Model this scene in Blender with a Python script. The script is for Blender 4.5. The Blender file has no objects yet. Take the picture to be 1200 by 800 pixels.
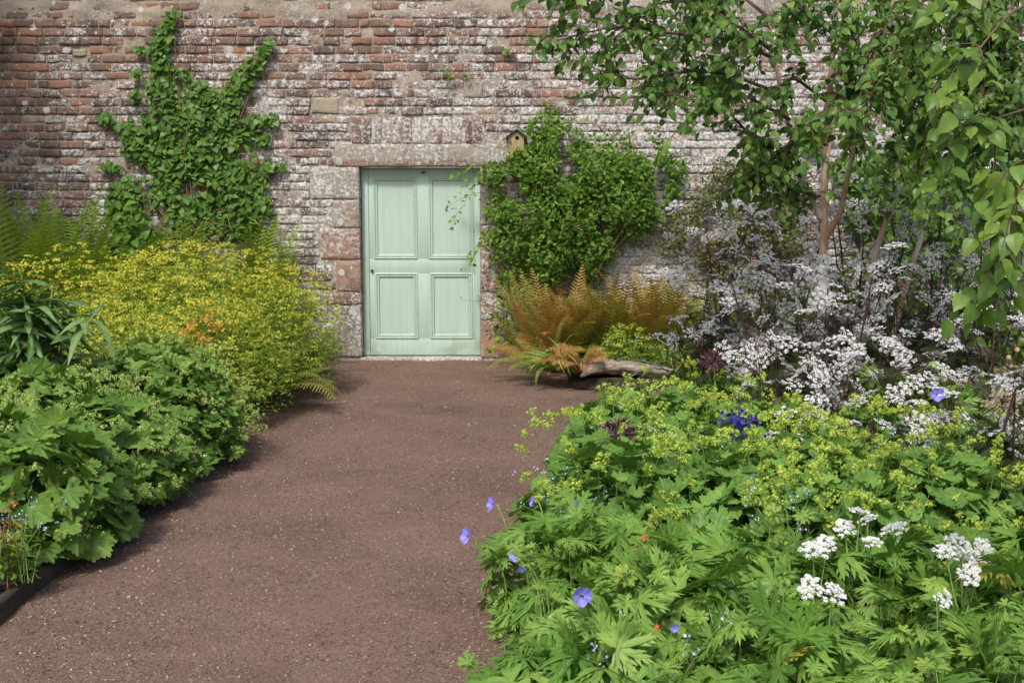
import bpy, bmesh, math
import numpy as np

C = bpy.context.scene.collection
SEED = [11]
def RNG():
    SEED[0] += 1
    return np.random.default_rng(SEED[0])
PI = math.pi
# ------------------------------------------------------------------ camera
F_PX, CAM_Z, PITCH = 1333.0, 1.6, math.radians(6.72)
CP, SP = math.cos(PITCH), math.sin(PITCH)
def W(px, py, Y):
    """World point that a photograph pixel shows at the depth Y."""
    u, v = (px - 600) / F_PX, (400 - py) / F_PX
    d = np.array([u, CP + v * SP, -SP + v * CP])
    t = Y / d[1]
    return np.array([0, 0, CAM_Z]) + d * t

# ------------------------------------------------------------------ maths
def nrm(a):
    a = np.asarray(a, float)
    return a / np.maximum(np.linalg.norm(a, axis=-1, keepdims=True), 1e-9)
def frames(d, n):
    y = nrm(d); z = n - (n * y).sum(-1, keepdims=True) * y
    z = nrm(z); x = np.cross(y, z)
    return np.stack([x, y, z], -1)          # columns
def rv(r, n, s=1.0):
    return r.normal(0, s, (n, 3))
def _hash(ix, iy, seed):
    h = (ix.astype(np.int64) * 374761393 + iy.astype(np.int64) * 668265263 + seed * 974711) & 0x7fffffff
    h = ((h ^ (h >> 13)) * 1274126177) & 0x7fffffff
    return ((h ^ (h >> 16)) & 0xffff) / 65535.0
def vnoise(x, y, seed=0):
    x = np.asarray(x, float); y = np.asarray(y, float)
    ix, iy = np.floor(x), np.floor(y); fx, fy = x - ix, y - iy
    fx = fx * fx * (3 - 2 * fx); fy = fy * fy * (3 - 2 * fy)
    a, b = _hash(ix, iy, seed), _hash(ix + 1, iy, seed)
    c, d = _hash(ix, iy + 1, seed), _hash(ix + 1, iy + 1, seed)
    return (a * (1 - fx) + b * fx) * (1 - fy) + (c * (1 - fx) + d * fx) * fy - .5
def fbm(x, y, seed=0, o=3):
    s, a = 0, 1.0
    for k in range(o):
        s = s + a * vnoise(x * 2 ** k, y * 2 ** k, seed + k * 17); a *= .5
    return s

# ------------------------------------------------------------------ mesh building
class Tmpl:
    def __init__(s, V, F, vein=None):
        s.V = np.array(V, float); s.k = len(s.V)
        s.li = np.array([i for f in F for i in f], np.int64); s.lc = np.array([len(f) for f in F], np.int64)
        s.vein = np.zeros(s.k) if vein is None else np.array(vein, float)
class Geo:
    def __init__(s):
        s.V, s.li, s.lc, s.t, s.ve, s.mi, s.n = [], [], [], [], [], [], 0
    def add(s, V, li, lc, tint=.5, vein=0., mi=0):
        V = np.asarray(V, float).reshape(-1, 3); k = len(V)
        if k == 0: return s
        s.V.append(V); s.li.append(np.asarray(li, np.int64) + s.n); s.lc.append(np.asarray(lc, np.int64))
        s.t.append(np.broadcast_to(np.asarray(tint, float), (k,))); s.ve.append(np.broadcast_to(np.asarray(vein, float), (k,)))
        s.mi.append(np.full(len(lc), mi)); s.n += k
        return s
    def faces(s, V, F, tint=.5, mi=0):
        return s.add(V, [i for f in F for i in f], [len(f) for f in F], tint, 0, mi)
    def scatter(s, T, pos, R, scale, tint=.5, mi=0, grad=None):
        N = len(pos)
        if N == 0: return s
        scale = np.broadcast_to(np.asarray(scale, float).reshape(-1, 1) if np.ndim(scale) <= 1 else scale, (N, 3))
        V = T.V[None] * scale[:, None, :]
        V = np.einsum('nij,nkj->nki', R, V) + np.asarray(pos)[:, None, :]
        tt = np.broadcast_to(np.asarray(tint, float).reshape(-1, 1), (N, T.k))
        if grad is not None: tt = tt + grad[None]
        li = (T.li[None] + (np.arange(N) * T.k)[:, None]).ravel()
        return s.add(V, li, np.tile(T.lc, N), tt.ravel(), np.tile(T.vein, N), mi)
    def stems(s, P0, P1, ctrl, r0, r1, nseg=4, sides=3, tint=.5, mi=0):
        P0, P1, ctrl = (np.asarray(a, float).reshape(-1, 3) for a in (P0, P1, ctrl)); N = len(P0)
        if N == 0: return s
        r0 = np.broadcast_to(np.asarray(r0, float), (N,)); r1 = np.broadcast_to(np.asarray(r1, float), (N,))
        t = np.linspace(0, 1, nseg + 1)[None, :, None]
        P = (1 - t) ** 2 * P0[:, None] + 2 * t * (1 - t) * ctrl[:, None] + t * t * P1[:, None]
        D = nrm(np.gradient(P, axis=1)); ref = np.where(np.abs(D[..., 2:3]) > .9, np.array([1., 0, 0]), np.array([0, 0, 1.]))
        X = nrm(np.cross(D, ref)); Y = np.cross(D, X)
        a = np.arange(sides) * 2 * PI / sides
        rad = (r0[:, None] * (1 - t[..., 0]) + r1[:, None] * t[..., 0])[..., None, None]
        V = P[:, :, None] + rad * (np.cos(a)[None, None, :, None] * X[:, :, None] + np.sin(a)[None, None, :, None] * Y[:, :, None])
        q = []
        for i in range(nseg):
            for j in range(sides):
                j2 = (j + 1) % sides
                q += [i * sides + j, i * sides + j2, (i + 1) * sides + j2, (i + 1) * sides + j]
        k = (nseg + 1) * sides; q = np.array(q)
        li = (q[None] + (np.arange(N) * k)[:, None]).ravel()
        tt = np.repeat(np.broadcast_to(np.asarray(tint, float), (N,)), k)
        return s.add(V, li, np.full(N * nseg * sides, 4), tt, 0, mi)
    def tube(s, pts, rad, sides=7, tint=.5, mi=0, rough=0, seed=0):
        pts = np.asarray(pts, float); n = len(pts); rad = np.broadcast_to(np.asarray(rad, float), (n,))
        D = nrm(np.gradient(pts, axis=0)); ref = np.array([.31, .93, .17])
        X = nrm(np.cross(D, ref)); Y = np.cross(D, X); a = np.arange(sides) * 2 * PI / sides
        rr = rad[:, None] * np.ones(sides)[None]
        if rough:
            ii, jj = np.meshgrid(np.arange(n), np.arange(sides), indexing='ij')
            rr = rr * (1 + rough * (_hash(ii, jj, seed) - .5) + rough * 1.3 * (_hash(ii * 0, jj, seed + 3) - .5))
        V = pts[:, None] + rr[..., None] * (np.cos(a)[None, :, None] * X[:, None] + np.sin(a)[None, :, None] * Y[:, None])
        F = [[i * sides + j, i * sides + (j + 1) % sides, (i + 1) * sides + (j + 1) % sides, (i + 1) * sides + j] for i in range(n - 1) for j in range(sides)]
        F += [list(range(sides))[::-1], [(n - 1) * sides + j for j in range(sides)]]
        return s.faces(V.reshape(-1, 3), F, tint, mi)
    def box(s, x0, x1, y0, y1, z0, z1, bev=.004, tint=.5, mi=0):
        bm = bmesh.new(); bmesh.ops.create_cube(bm, size=1)
        for v in bm.verts:
            v.co = ((x0 + x1) / 2 + v.co.x * (x1 - x0), (y0 + y1) / 2 + v.co.y * (y1 - y0), (z0 + z1) / 2 + v.co.z * (z1 - z0))
        if bev: bmesh.ops.bevel(bm, geom=bm.edges[:], offset=bev, segments=2, affect='EDGES', profile=.5)
        bm.verts.index_update()
        V = [v.co[:] for v in bm.verts]; F = [[v.index for v in f.verts] for f in bm.faces]; bm.free()
        return s.faces(V, F, tint, mi)
    def grid(s, V, nu, nv, tint=.5, mi=0):
        """V: (nu, nv, 3)"""
        i, j = np.meshgrid(np.arange(nu - 1), np.arange(nv - 1), indexing='ij')
        a = (i * nv + j).ravel()
        li = np.stack([a, a + nv, a + nv + 1, a + 1], -1).ravel()
        return s.add(V.reshape(-1, 3), li, np.full(len(a), 4), tint, 0, mi)
    def mesh(s, name, mats, org, smooth=True):
        me = bpy.data.meshes.new(name)
        V = np.concatenate(s.V) - np.asarray(org)[None]; li = np.concatenate(s.li); lc = np.concatenate(s.lc)
        me.vertices.add(len(V)); me.vertices.foreach_set('co', V.ravel())
        me.loops.add(len(li)); me.loops.foreach_set('vertex_index', li.astype(np.int32))
        me.polygons.add(len(lc)); ls = np.concatenate([[0], np.cumsum(lc)[:-1]])
        me.polygons.foreach_set('loop_start', ls.astype(np.int32))
        me.polygons.foreach_set('use_smooth', np.full(len(lc), smooth))
        me.polygons.foreach_set('material_index', np.concatenate(s.mi).astype(np.int32))
        for nm, arr in (('tint', s.t), ('vein', s.ve)):
            at = me.attributes.new(nm, 'FLOAT', 'POINT'); at.data.foreach_set('value', np.concatenate(arr).astype(np.float32))
        for m in (mats if isinstance(mats, (list, tuple)) else [mats]): me.materials.append(m)
        me.update(calc_edges=True); me.validate()
        return me

# ------------------------------------------------------------------ objects
def tag(o, label=None, cat=None, group=None, kind=None):
    if label: o['label'] = label
    if cat: o['category'] = cat
    if group: o['group'] = group
    if kind: o['kind'] = kind
    return o
ORG = {}
def thing(name, label, cat, loc, group=None):
    o = bpy.data.objects.new(name, None); C.objects.link(o); o.location = loc; o.empty_display_size = .1
    ORG[o.name] = np.array(loc, float)
    return tag(o, label, cat, group)
def obj(name, geo, mat, parent=None, loc=(0, 0, 0), smooth=True, kind=None):
    """One mesh object; vertices are given in world space."""
    org = ORG[parent.name] if parent is not None else np.array(loc, float)
    o = bpy.data.objects.new(name, geo.mesh(name, mat, org, smooth)); C.objects.link(o)
    ORG[o.name] = org
    if parent is not None: o.parent = parent
    else: o.location = loc
    if kind: o['kind'] = kind
    return o
def inst(name, me, parent, pos, R=None, scale=1.0):
    """A part that shares mesh data, placed at a world position."""
    from mathutils import Matrix
    o = bpy.data.objects.new(name, me); C.objects.link(o); o.parent = parent
    M = np.eye(4); M[:3, :3] = (np.eye(3) if R is None else R) * scale; M[:3, 3] = np.asarray(pos) - ORG[parent.name]
    o.matrix_local = Matrix(M.tolist())
    return o

# ------------------------------------------------------------------ materials
def newmat(name):
    m = bpy.data.materials.new(name); m.use_nodes = True
    nt = m.node_tree; nt.nodes.clear()
    return m, nt, nt.nodes, nt.links
def ramp(N, stops, interp='LINEAR'):
    r = N.new('ShaderNodeValToRGB'); e = r.color_ramp.elements; r.color_ramp.interpolation = interp
    while len(e) < len(stops): e.new(.5)
    for k, (p, c) in enumerate(stops):
        e[k].position = p; e[k].color = (*c, 1) if len(c) == 3 else c
    return r
def g(v): return (v, v, v)
def leafmat(name, cols, rough=.5, transl=.3, tcol=None, veincol=None, spec=.22, mottle=.25, mscale=30):
    m, nt, N, L = newmat(name)
    at = N.new('ShaderNodeAttribute'); at.attribute_name = 'tint'
    st = [(k / (len(cols) - 1), c) for k, c in enumerate(cols)]
    cr = ramp(N, st); L.new(at.outputs['Fac'], cr.inputs[0]); col = cr.outputs[0]
    tc = N.new('ShaderNodeTexCoord'); no = N.new('ShaderNodeTexNoise'); no.inputs['Scale'].default_value = mscale; no.inputs['Detail'].default_value = 3
    L.new(tc.outputs['Object'], no.inputs['Vector'])
    mr = N.new('ShaderNodeMapRange'); mr.inputs[1].default_value = .3; mr.inputs[2].default_value = .7
    mr.inputs[3].default_value = 1 - mottle; mr.inputs[4].default_value = 1 + mottle; L.new(no.outputs['Fac'], mr.inputs[0])
    mx = N.new('ShaderNodeMix'); mx.data_type = 'RGBA'; mx.blend_type = 'MULTIPLY'; mx.inputs[0].default_value = 1
    L.new(col, mx.inputs[6]); L.new(mr.outputs[0], mx.inputs[7]); col = mx.outputs[2]
    if veincol:
        av = N.new('ShaderNodeAttribute'); av.attribute_name = 'vein'
        pw = N.new('ShaderNodeMath'); pw.operation = 'POWER'; pw.inputs[1].default_value = 4; L.new(av.outputs['Fac'], pw.inputs[0])
        sc = N.new('ShaderNodeMath'); sc.operation = 'MULTIPLY'; sc.inputs[1].default_value = .7; L.new(pw.outputs[0], sc.inputs[0])
        m2 = N.new('ShaderNodeMix'); m2.data_type = 'RGBA'; L.new(sc.outputs[0], m2.inputs[0]); L.new(col, m2.inputs[6]); m2.inputs[7].default_value = (*veincol, 1)
        col = m2.outputs[2]
    p = N.new('ShaderNodeBsdfPrincipled'); L.new(col, p.inputs['Base Color']); p.inputs['Roughness'].default_value = rough
    p.inputs['Specular IOR Level'].default_value = spec
    out = N.new('ShaderNodeOutputMaterial')
    if transl:
        tr = N.new('ShaderNodeBsdfTranslucent'); m3 = N.new('ShaderNodeMix'); m3.data_type = 'RGBA'; m3.blend_type = 'MULTIPLY'; m3.inputs[0].default_value = 1
        L.new(col, m3.inputs[6]); m3.inputs[7].default_value = (*(tcol or (1.5, 1.5, .6)), 1); L.new(m3.outputs[2], tr.inputs[0])
        ms = N.new('ShaderNodeMixShader'); ms.inputs[0].default_value = transl; L.new(p.outputs[0], ms.inputs[1]); L.new(tr.outputs[0], ms.inputs[2])
        L.new(ms.outputs[0], out.inputs[0])
    else: L.new(p.outputs[0], out.inputs[0])
    return m
def noisemat(name, stops, scale=8, detail=6, rough=.8, bump=.3, bscale=60, stretch=None, bdist=.01, tinted=0, spec=.3):
    m, nt, N, L = newmat(name)
    tc = N.new('ShaderNodeTexCoord'); vec = tc.outputs['Object']
    if stretch:
        mp = N.new('ShaderNodeMapping'); mp.inputs['Scale'].default_value = stretch; L.new(vec, mp.inputs[0]); vec = mp.outputs[0]
    no = N.new('ShaderNodeTexNoise'); no.inputs['Scale'].default_value = scale; no.inputs['Detail'].default_value = detail; no.inputs['Roughness'].default_value = .65
    L.new(vec, no.inputs['Vector']); cr = ramp(N, stops); fac = no.outputs['Fac']
    if tinted:
        at = N.new('ShaderNodeAttribute'); at.attribute_name = 'tint'
        ma = N.new('ShaderNodeMath'); ma.operation = 'MULTIPLY_ADD'; L.new(at.outputs['Fac'], ma.inputs[0]); ma.inputs[1].default_value = tinted
        mb = N.new('ShaderNodeMath'); mb.operation = 'SUBTRACT'; L.new(fac, mb.inputs[0]); mb.inputs[1].default_value = tinted / 2
        L.new(mb.outputs[0], ma.inputs[2]); fac = ma.outputs[0]
    L.new(fac, cr.inputs[0])
    p = N.new('ShaderNodeBsdfPrincipled'); L.new(cr.outputs[0], p.inputs['Base Color']); p.inputs['Roughness'].default_value = rough
    p.inputs['Specular IOR Level'].default_value = spec
    if bump:
        n2 = N.new('ShaderNodeTexNoise'); n2.inputs['Scale'].default_value = bscale; n2.inputs['Detail'].default_value = 4; L.new(vec, n2.inputs['Vector'])
        b = N.new('ShaderNodeBump'); b.inputs['Strength'].default_value = bump; b.inputs['Distance'].default_value = bdist; L.new(n2.outputs['Fac'], b.inputs['Height']); L.new(b.outputs[0], p.inputs['Normal'])
    out = N.new('ShaderNodeOutputMaterial'); L.new(p.outputs[0], out.inputs[0])
    return m
def math_(N, L, op, a, b=None, c=None):
    n = N.new('ShaderNodeMath'); n.operation = op
    for k, v in enumerate((a, b, c)):
        if v is None: continue
        if isinstance(v, (int, float)): n.inputs[k].default_value = v
        else: L.new(v, n.inputs[k])
    return n.outputs[0]
def smooth(N, L, v, lo, hi, a=0., b=1.):
    n = N.new('ShaderNodeMapRange'); n.interpolation_type = 'SMOOTHSTEP'; L.new(v, n.inputs[0])
    for k, x in enumerate((lo, hi, a, b)): n.inputs[k + 1].default_value = x
    return n.outputs[0]
def mixc(N, L, f, a, b):
    n = N.new('ShaderNodeMix'); n.data_type = 'RGBA'
    if isinstance(f, (int, float)): n.inputs[0].default_value = f
    else: L.new(f, n.inputs[0])
    for k, x in ((6, a), (7, b)):
        if isinstance(x, tuple): n.inputs[k].default_value = (*x, 1)
        else: L.new(x, n.inputs[k])
    return n.outputs[2]
def masonry(name, stops, amount=1.0, dark=1.0, tinted=True, lbias=0.0, strata=0.0):
    """Weathered brick / stone with lichen blotches."""
    m, nt, N, L = newmat(name)
    tc = N.new('ShaderNodeTexCoord'); V = tc.outputs['Object']
    def noise(s, d=4, r=.6):
        n = N.new('ShaderNodeTexNoise'); n.inputs['Scale'].default_value = s; n.inputs['Detail'].default_value = d; n.inputs['Roughness'].default_value = r
        L.new(V, n.inputs['Vector']); return n.outputs['Fac']
    at = N.new('ShaderNodeAttribute'); at.attribute_name = 'tint'
    n1 = noise(22, 5)
    f = math_(N, L, 'ADD', at.outputs['Fac'] if tinted else noise(5, 4), math_(N, L, 'MULTIPLY', math_(N, L, 'SUBTRACT', n1, .5), .7))
    if strata:
        mp = N.new('ShaderNodeMapping'); mp.inputs['Scale'].default_value = (1.2, 1.2, 9); L.new(V, mp.inputs[0]); ns = N.new('ShaderNodeTexNoise'); ns.inputs['Scale'].default_value = 3; ns.inputs['Detail'].default_value = 5; L.new(mp.outputs[0], ns.inputs['Vector'])
        f = math_(N, L, 'ADD', f, math_(N, L, 'MULTIPLY', math_(N, L, 'SUBTRACT', ns.outputs['Fac'], .5), strata))
    cr = ramp(N, stops); L.new(f, cr.inputs[0]); col = cr.outputs[0]
    # soot and dark algae
    soot = smooth(N, L, math_(N, L, 'ADD', noise(3.2, 6), math_(N, L, 'MULTIPLY', noise(38, 4), .35)), .66, .86)
    col = mixc(N, L, math_(N, L, 'MULTIPLY', soot, .65 * dark), col, (.055, .05, .045))
    # more lichen where this big patchiness says so: less high up, most in a band above the beds, and brick by brick
    sx = N.new('ShaderNodeSeparateXYZ'); L.new(V, sx.inputs[0])
    zf = smooth(N, L, sx.outputs['Z'], 2.3, 3.6, .055, .010)
    xf = smooth(N, L, sx.outputs['X'], -5.2, -2.6, -.045, .0)
    xr = smooth(N, L, sx.outputs['X'], -.6, 1.4, 0, .035)
    big = math_(N, L, 'MULTIPLY', math_(N, L, 'SUBTRACT', noise(1.7, 4), .5), .26)
    per = math_(N, L, 'MULTIPLY', math_(N, L, 'SUBTRACT', math_(N, L, 'FRACT', math_(N, L, 'MULTIPLY', at.outputs['Fac'], 57.3)), .5), .10 if tinted else 0)
    bias = math_(N, L, 'ADD', math_(N, L, 'ADD', math_(N, L, 'ADD', math_(N, L, 'ADD', zf, xf), xr), big), per)
    bias = math_(N, L, 'ADD', bias, lbias)
    fine = math_(N, L, 'ADD', math_(N, L, 'MULTIPLY', noise(74, 6, .75), .62), math_(N, L, 'MULTIPLY', noise(17, 4, .6), .38))
    l1 = smooth(N, L, math_(N, L, 'ADD', fine, bias), .528, .553)
    lc = mixc(N, L, smooth(N, L, noise(34, 5, .7), .40, .60), (.31, .29, .265), (.72, .695, .655))
    col = mixc(N, L, math_(N, L, 'MULTIPLY', l1, .93 * amount), col, lc)
    pits = smooth(N, L, noise(120, 4, .7), .60, .68)
    col = mixc(N, L, math_(N, L, 'MULTIPLY', pits, .6), col, (.07, .055, .045))
    # round crustose spots
    vo = N.new('ShaderNodeTexVoronoi'); vo.inputs['Scale'].default_value = 9; L.new(V, vo.inputs['Vector'])
    sc = N.new('ShaderNodeSeparateColor'); L.new(vo.outputs['Color'], sc.inputs[0])
    rad = smooth(N, L, sc.outputs[0], .62, 1.0, 0, .36)
    d = math_(N, L, 'ADD', vo.outputs['Distance'], math_(N, L, 'MULTIPLY', math_(N, L, 'SUBTRACT', noise(60, 2), .5), .22))
    l2 = math_(N, L, 'MULTIPLY', smooth(N, L, math_(N, L, 'SUBTRACT', rad, d), 0, .035), .9 * min(1, amount))
    col = mixc(N, L, l2, col, mixc(N, L, noise(40, 3), (.72, .71, .66), (.5, .5, .44)))
    # sparse ochre lichen
    l3 = smooth(N, L, math_(N, L, 'MULTIPLY', noise(7, 3), noise(55, 3)), .36, .42)
    col = mixc(N, L, math_(N, L, 'MULTIPLY', l3, .6), col, (.36, .25, .08))
    p = N.new('ShaderNodeBsdfPrincipled'); L.new(col, p.inputs['Base Color']); p.inputs['Roughness'].default_value = .93; p.inputs['Specular IOR Level'].default_value = .15
    h = math_(N, L, 'ADD', math_(N, L, 'MULTIPLY', noise(70, 6, .7), 1.0), math_(N, L, 'MULTIPLY', l1, .22))
    b = N.new('ShaderNodeBump'); b.inputs['Strength'].default_value = .9; b.inputs['Distance'].default_value = .014; L.new(h, b.inputs['Height']); L.new(b.outputs[0], p.inputs['Normal'])
    out = N.new('ShaderNodeOutputMaterial'); L.new(p.outputs[0], out.inputs[0])
    return m
def plain(name, col, rough=.6, spec=.3, metal=0):
    m, nt, N, L = newmat(name); p = N.new('ShaderNodeBsdfPrincipled')
    tc = N.new('ShaderNodeTexCoord'); no = N.new('ShaderNodeTexNoise'); no.inputs['Scale'].default_value = 40; L.new(tc.outputs['Object'], no.inputs['Vector'])
    cr = ramp(N, [(.3, tuple(c * .75 for c in col)), (.7, tuple(min(1, c * 1.2) for c in col))]); L.new(no.outputs['Fac'], cr.inputs[0]); L.new(cr.outputs[0], p.inputs['Base Color'])
    p.inputs['Roughness'].default_value = rough; p.inputs['Specular IOR Level'].default_value = spec; p.inputs['Metallic'].default_value = metal
    out = N.new('ShaderNodeOutputMaterial'); L.new(p.outputs[0], out.inputs[0]); return m

M = {}
M['brick'] = masonry('weathered_brick', [(0, (.115, .085, .073)), (.22, (.19, .125, .098)), (.45, (.255, .155, .117)), (.65, (.31, .17, .12)), (.85, (.39, .19, .115)), (1, (.43, .33, .24))])
M['mortar'] = masonry('lime_mortar', [(0, (.26, .20, .15)), (.5, (.40, .33, .25)), (1, (.52, .45, .35))], amount=.8, dark=.8, tinted=False, lbias=-.015)
M['stone'] = masonry('red_sandstone', [(0, (.30, .13, .085)), (.25, (.38, .20, .13)), (.45, (.36, .25, .18)), (.7, (.38, .335, .28)), (1, (.40, .33, .23))], amount=.9, dark=.9, lbias=-.032, strata=1.1)
M['coping'] = masonry('coping_stone', [(0, (.3, .26, .2)), (1, (.42, .36, .28))], dark=.6)
M['hyd'] = leafmat('climber_leaf', [(.052, .115, .015), (.082, .165, .021), (.145, .24, .035)], rough=.42, transl=.22, veincol=(.12, .24, .06))
M['hon'] = leafmat('honeysuckle_leaf', [(.06, .13, .018), (.115, .215, .025), (.21, .33, .045)], rough=.45, transl=.3)
M['cot'] = leafmat('cotoneaster_leaf', [(.045, .075, .022), (.09, .12, .03), (.17, .16, .05), (.22, .12, .05)], rough=.5, transl=.15)
M['fernG'] = leafmat('green_fern', [(.09, .165, .018), (.15, .24, .027), (.23, .31, .045)], rough=.5, transl=.35)
M['fernR'] = leafmat('rusty_fern', [(.11, .20, .02), (.17, .25, .03), (.25, .25, .045), (.36, .21, .06), (.46, .23, .08)], rough=.55, transl=.3, tcol=(1.4, 1.2, .6))
M['yfol'] = leafmat('spurge_leaf', [(.075, .15, .022), (.17, .255, .032), (.29, .36, .045)], rough=.5, transl=.3)
M['yflo'] = leafmat('spurge_bract', [(.29, .40, .055), (.41, .46, .055), (.56, .51, .055), (.60, .33, .07)], rough=.6, transl=.25, tcol=(1.2, 1.1, .5), mottle=.12)
M['lob'] = leafmat('mallow_leaf', [(.075, .15, .024), (.12, .215, .034), (.195, .30, .05)], rough=.55, transl=.22, veincol=(.16, .32, .10), mottle=.2)
M['lobflo'] = leafmat('pale_green_floret', [(.26, .38, .08), (.38, .48, .13), (.50, .56, .22)], rough=.6, transl=.25, mottle=.1)
M['alc'] = leafmat('mantle_leaf', [(.08, .17, .03), (.125, .24, .042), (.20, .33, .06)], rough=.55, transl=.22, veincol=(.18, .34, .10), mottle=.2)
M['alcflo'] = leafmat('mantle_floret', [(.28, .40, .06), (.40, .50, .08), (.50, .56, .13)], rough=.6, transl=.25, mottle=.1)
M['ger'] = leafmat('cranesbill_leaf', [(.08, .175, .028), (.12, .235, .038), (.16, .285, .048), (.21, .34, .065), (.27, .38, .075), (.44, .37, .07)], rough=.42, transl=.3, veincol=(.22, .40, .08), mottle=.2, spec=.25)
M['gerflo'] = leafmat('cranesbill_petal', [(.17, .15, .70), (.25, .22, .80), (.34, .30, .85)], rough=.5, transl=.3, tcol=(1.2, 1.1, 1.2), veincol=(.5, .45, .8), mottle=.1)
M['dblue'] = leafmat('dark_blue_petal', [(.02, .02, .16), (.045, .035, .25), (.08, .06, .35)], rough=.5, transl=.15, tcol=(1, 1, 1.2))
M['paeony'] = leafmat('lance_leaf', [(.08, .155, .045), (.125, .215, .065), (.19, .29, .10)], rough=.42, transl=.22, veincol=(.24, .36, .15))
M['birch'] = leafmat('birch_leaf', [(.048, .112, .019), (.08, .16, .025), (.135, .225, .034), (.21, .30, .05)], rough=.4, transl=.3, veincol=(.10, .20, .05), spec=.3)
M['bark'] = noisemat('cinnamon_bark', [(.22, (.13, .07, .04)), (.42, (.32, .175, .09)), (.58, (.43, .28, .17)), (.72, (.60, .51, .42))], scale=9, stretch=(1, 1, .35), rough=.6, bump=.4, bscale=30, tinted=.5)
M['wbark'] = noisemat('white_bark', [(.28, (.12, .10, .08)), (.42, (.60, .56, .50)), (.6, (.75, .72, .68))], scale=14, stretch=(1, 1, 2.2), rough=.6, bump=.3, bscale=40)
M['twig'] = noisemat('twig_bark', [(.3, (.06, .04, .03)), (.7, (.16, .10, .065))], scale=12, rough=.7, bump=.2)
M['gstem'] = leafmat('green_stem', [(.10, .19, .04), (.16, .26, .06), (.22, .30, .09)], rough=.5, transl=0)
M['rstem'] = leafmat('brown_stem', [(.14, .09, .05), (.22, .14, .07), (.30, .22, .11)], rough=.6, transl=0)
M['dstem'] = leafmat('purple_stem', [(.035, .02, .02), (.06, .03, .03), (.10, .055, .045)], rough=.5, transl=0)
M['dfol'] = leafmat('purple_leaf', [(.035, .05, .018), (.055, .075, .025), (.085, .085, .035)], rough=.55, transl=.15)
M['umb'] = leafmat('white_floret', [(.55, .52, .51), (.74, .72, .70), (.84, .82, .80)], rough=.6, transl=.2, tcol=(1, 1, 1), mottle=.06)
M['seed'] = leafmat('seed_head', [(.20, .13, .06), (.30, .21, .11), (.40, .30, .17)], rough=.7, transl=0)
M['strap'] = leafmat('strap_leaf', [(.10, .21, .035), (.21, .32, .06), (.38, .40, .13)], rough=.42, transl=.25)
M['silver'] = leafmat('silver_leaf', [(.20, .26, .18), (.30, .36, .27)], rough=.6, transl=.15)
M['allium'] = leafmat('allium_petal', [(.08, .025, .05), (.15, .05, .09), (.34, .24, .25)], rough=.5, transl=.15, tcol=(1, .9, 1))
M['fmn'] = leafmat('pale_blue_petal', [(.35, .40, .72), (.50, .55, .80), (.62, .62, .78)], rough=.6, transl=.2, tcol=(1, 1, 1))
M['redf'] = leafmat('red_bract', [(.45, .05, .02), (.60, .14, .03), (.65, .42, .12)], rough=.5, transl=.2, tcol=(1.2, .9, .6))
M['yel'] = leafmat('yellow_petal', [(.75, .50, .02), (.80, .60, .04)], rough=.5, transl=.2, tcol=(1, 1, .6))
M['soil'] = noisemat('bed_soil', [(.3, (.028, .02, .015)), (.7, (.07, .048, .035))], scale=14, bump=.8, bscale=50, bdist=.03, rough=.95)
M['log'] = noisemat('grey_deadwood', [(.28, (.07, .05, .04)), (.45, (.26, .20, .16)), (.7, (.45, .38, .32))], scale=9, stretch=(1, 5, 5), rough=.85, bump=.9, bscale=14, bdist=.02)
M['board'] = noisemat('mossy_timber', [(.3, (.025, .020, .014)), (.6, (.06, .045, .03)), (.75, (.05, .06, .02))], scale=7, stretch=(3, 1, 2), rough=.9, bump=.6, bscale=30)
M['boxwood'] = noisemat('birdbox_wood', [(.3, (.22, .16, .07)), (.55, (.36, .28, .14)), (.75, (.26, .22, .14))], scale=12, stretch=(1, 1, .4), rough=.75, bump=.3)
M['felt'] = plain('roof_felt', (.04, .045, .055), .85)
M['black'] = plain('hole_shade_black', (.006, .006, .006), .9)
M['iron'] = plain('dark_iron', (.05, .048, .045), .55, metal=.6)
M['gravel'] = leafmat('grit', [(.10, .065, .055), (.18, .125, .10), (.30, .24, .20), (.55, .48, .40)], rough=.85, transl=0, mottle=.1)

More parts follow.
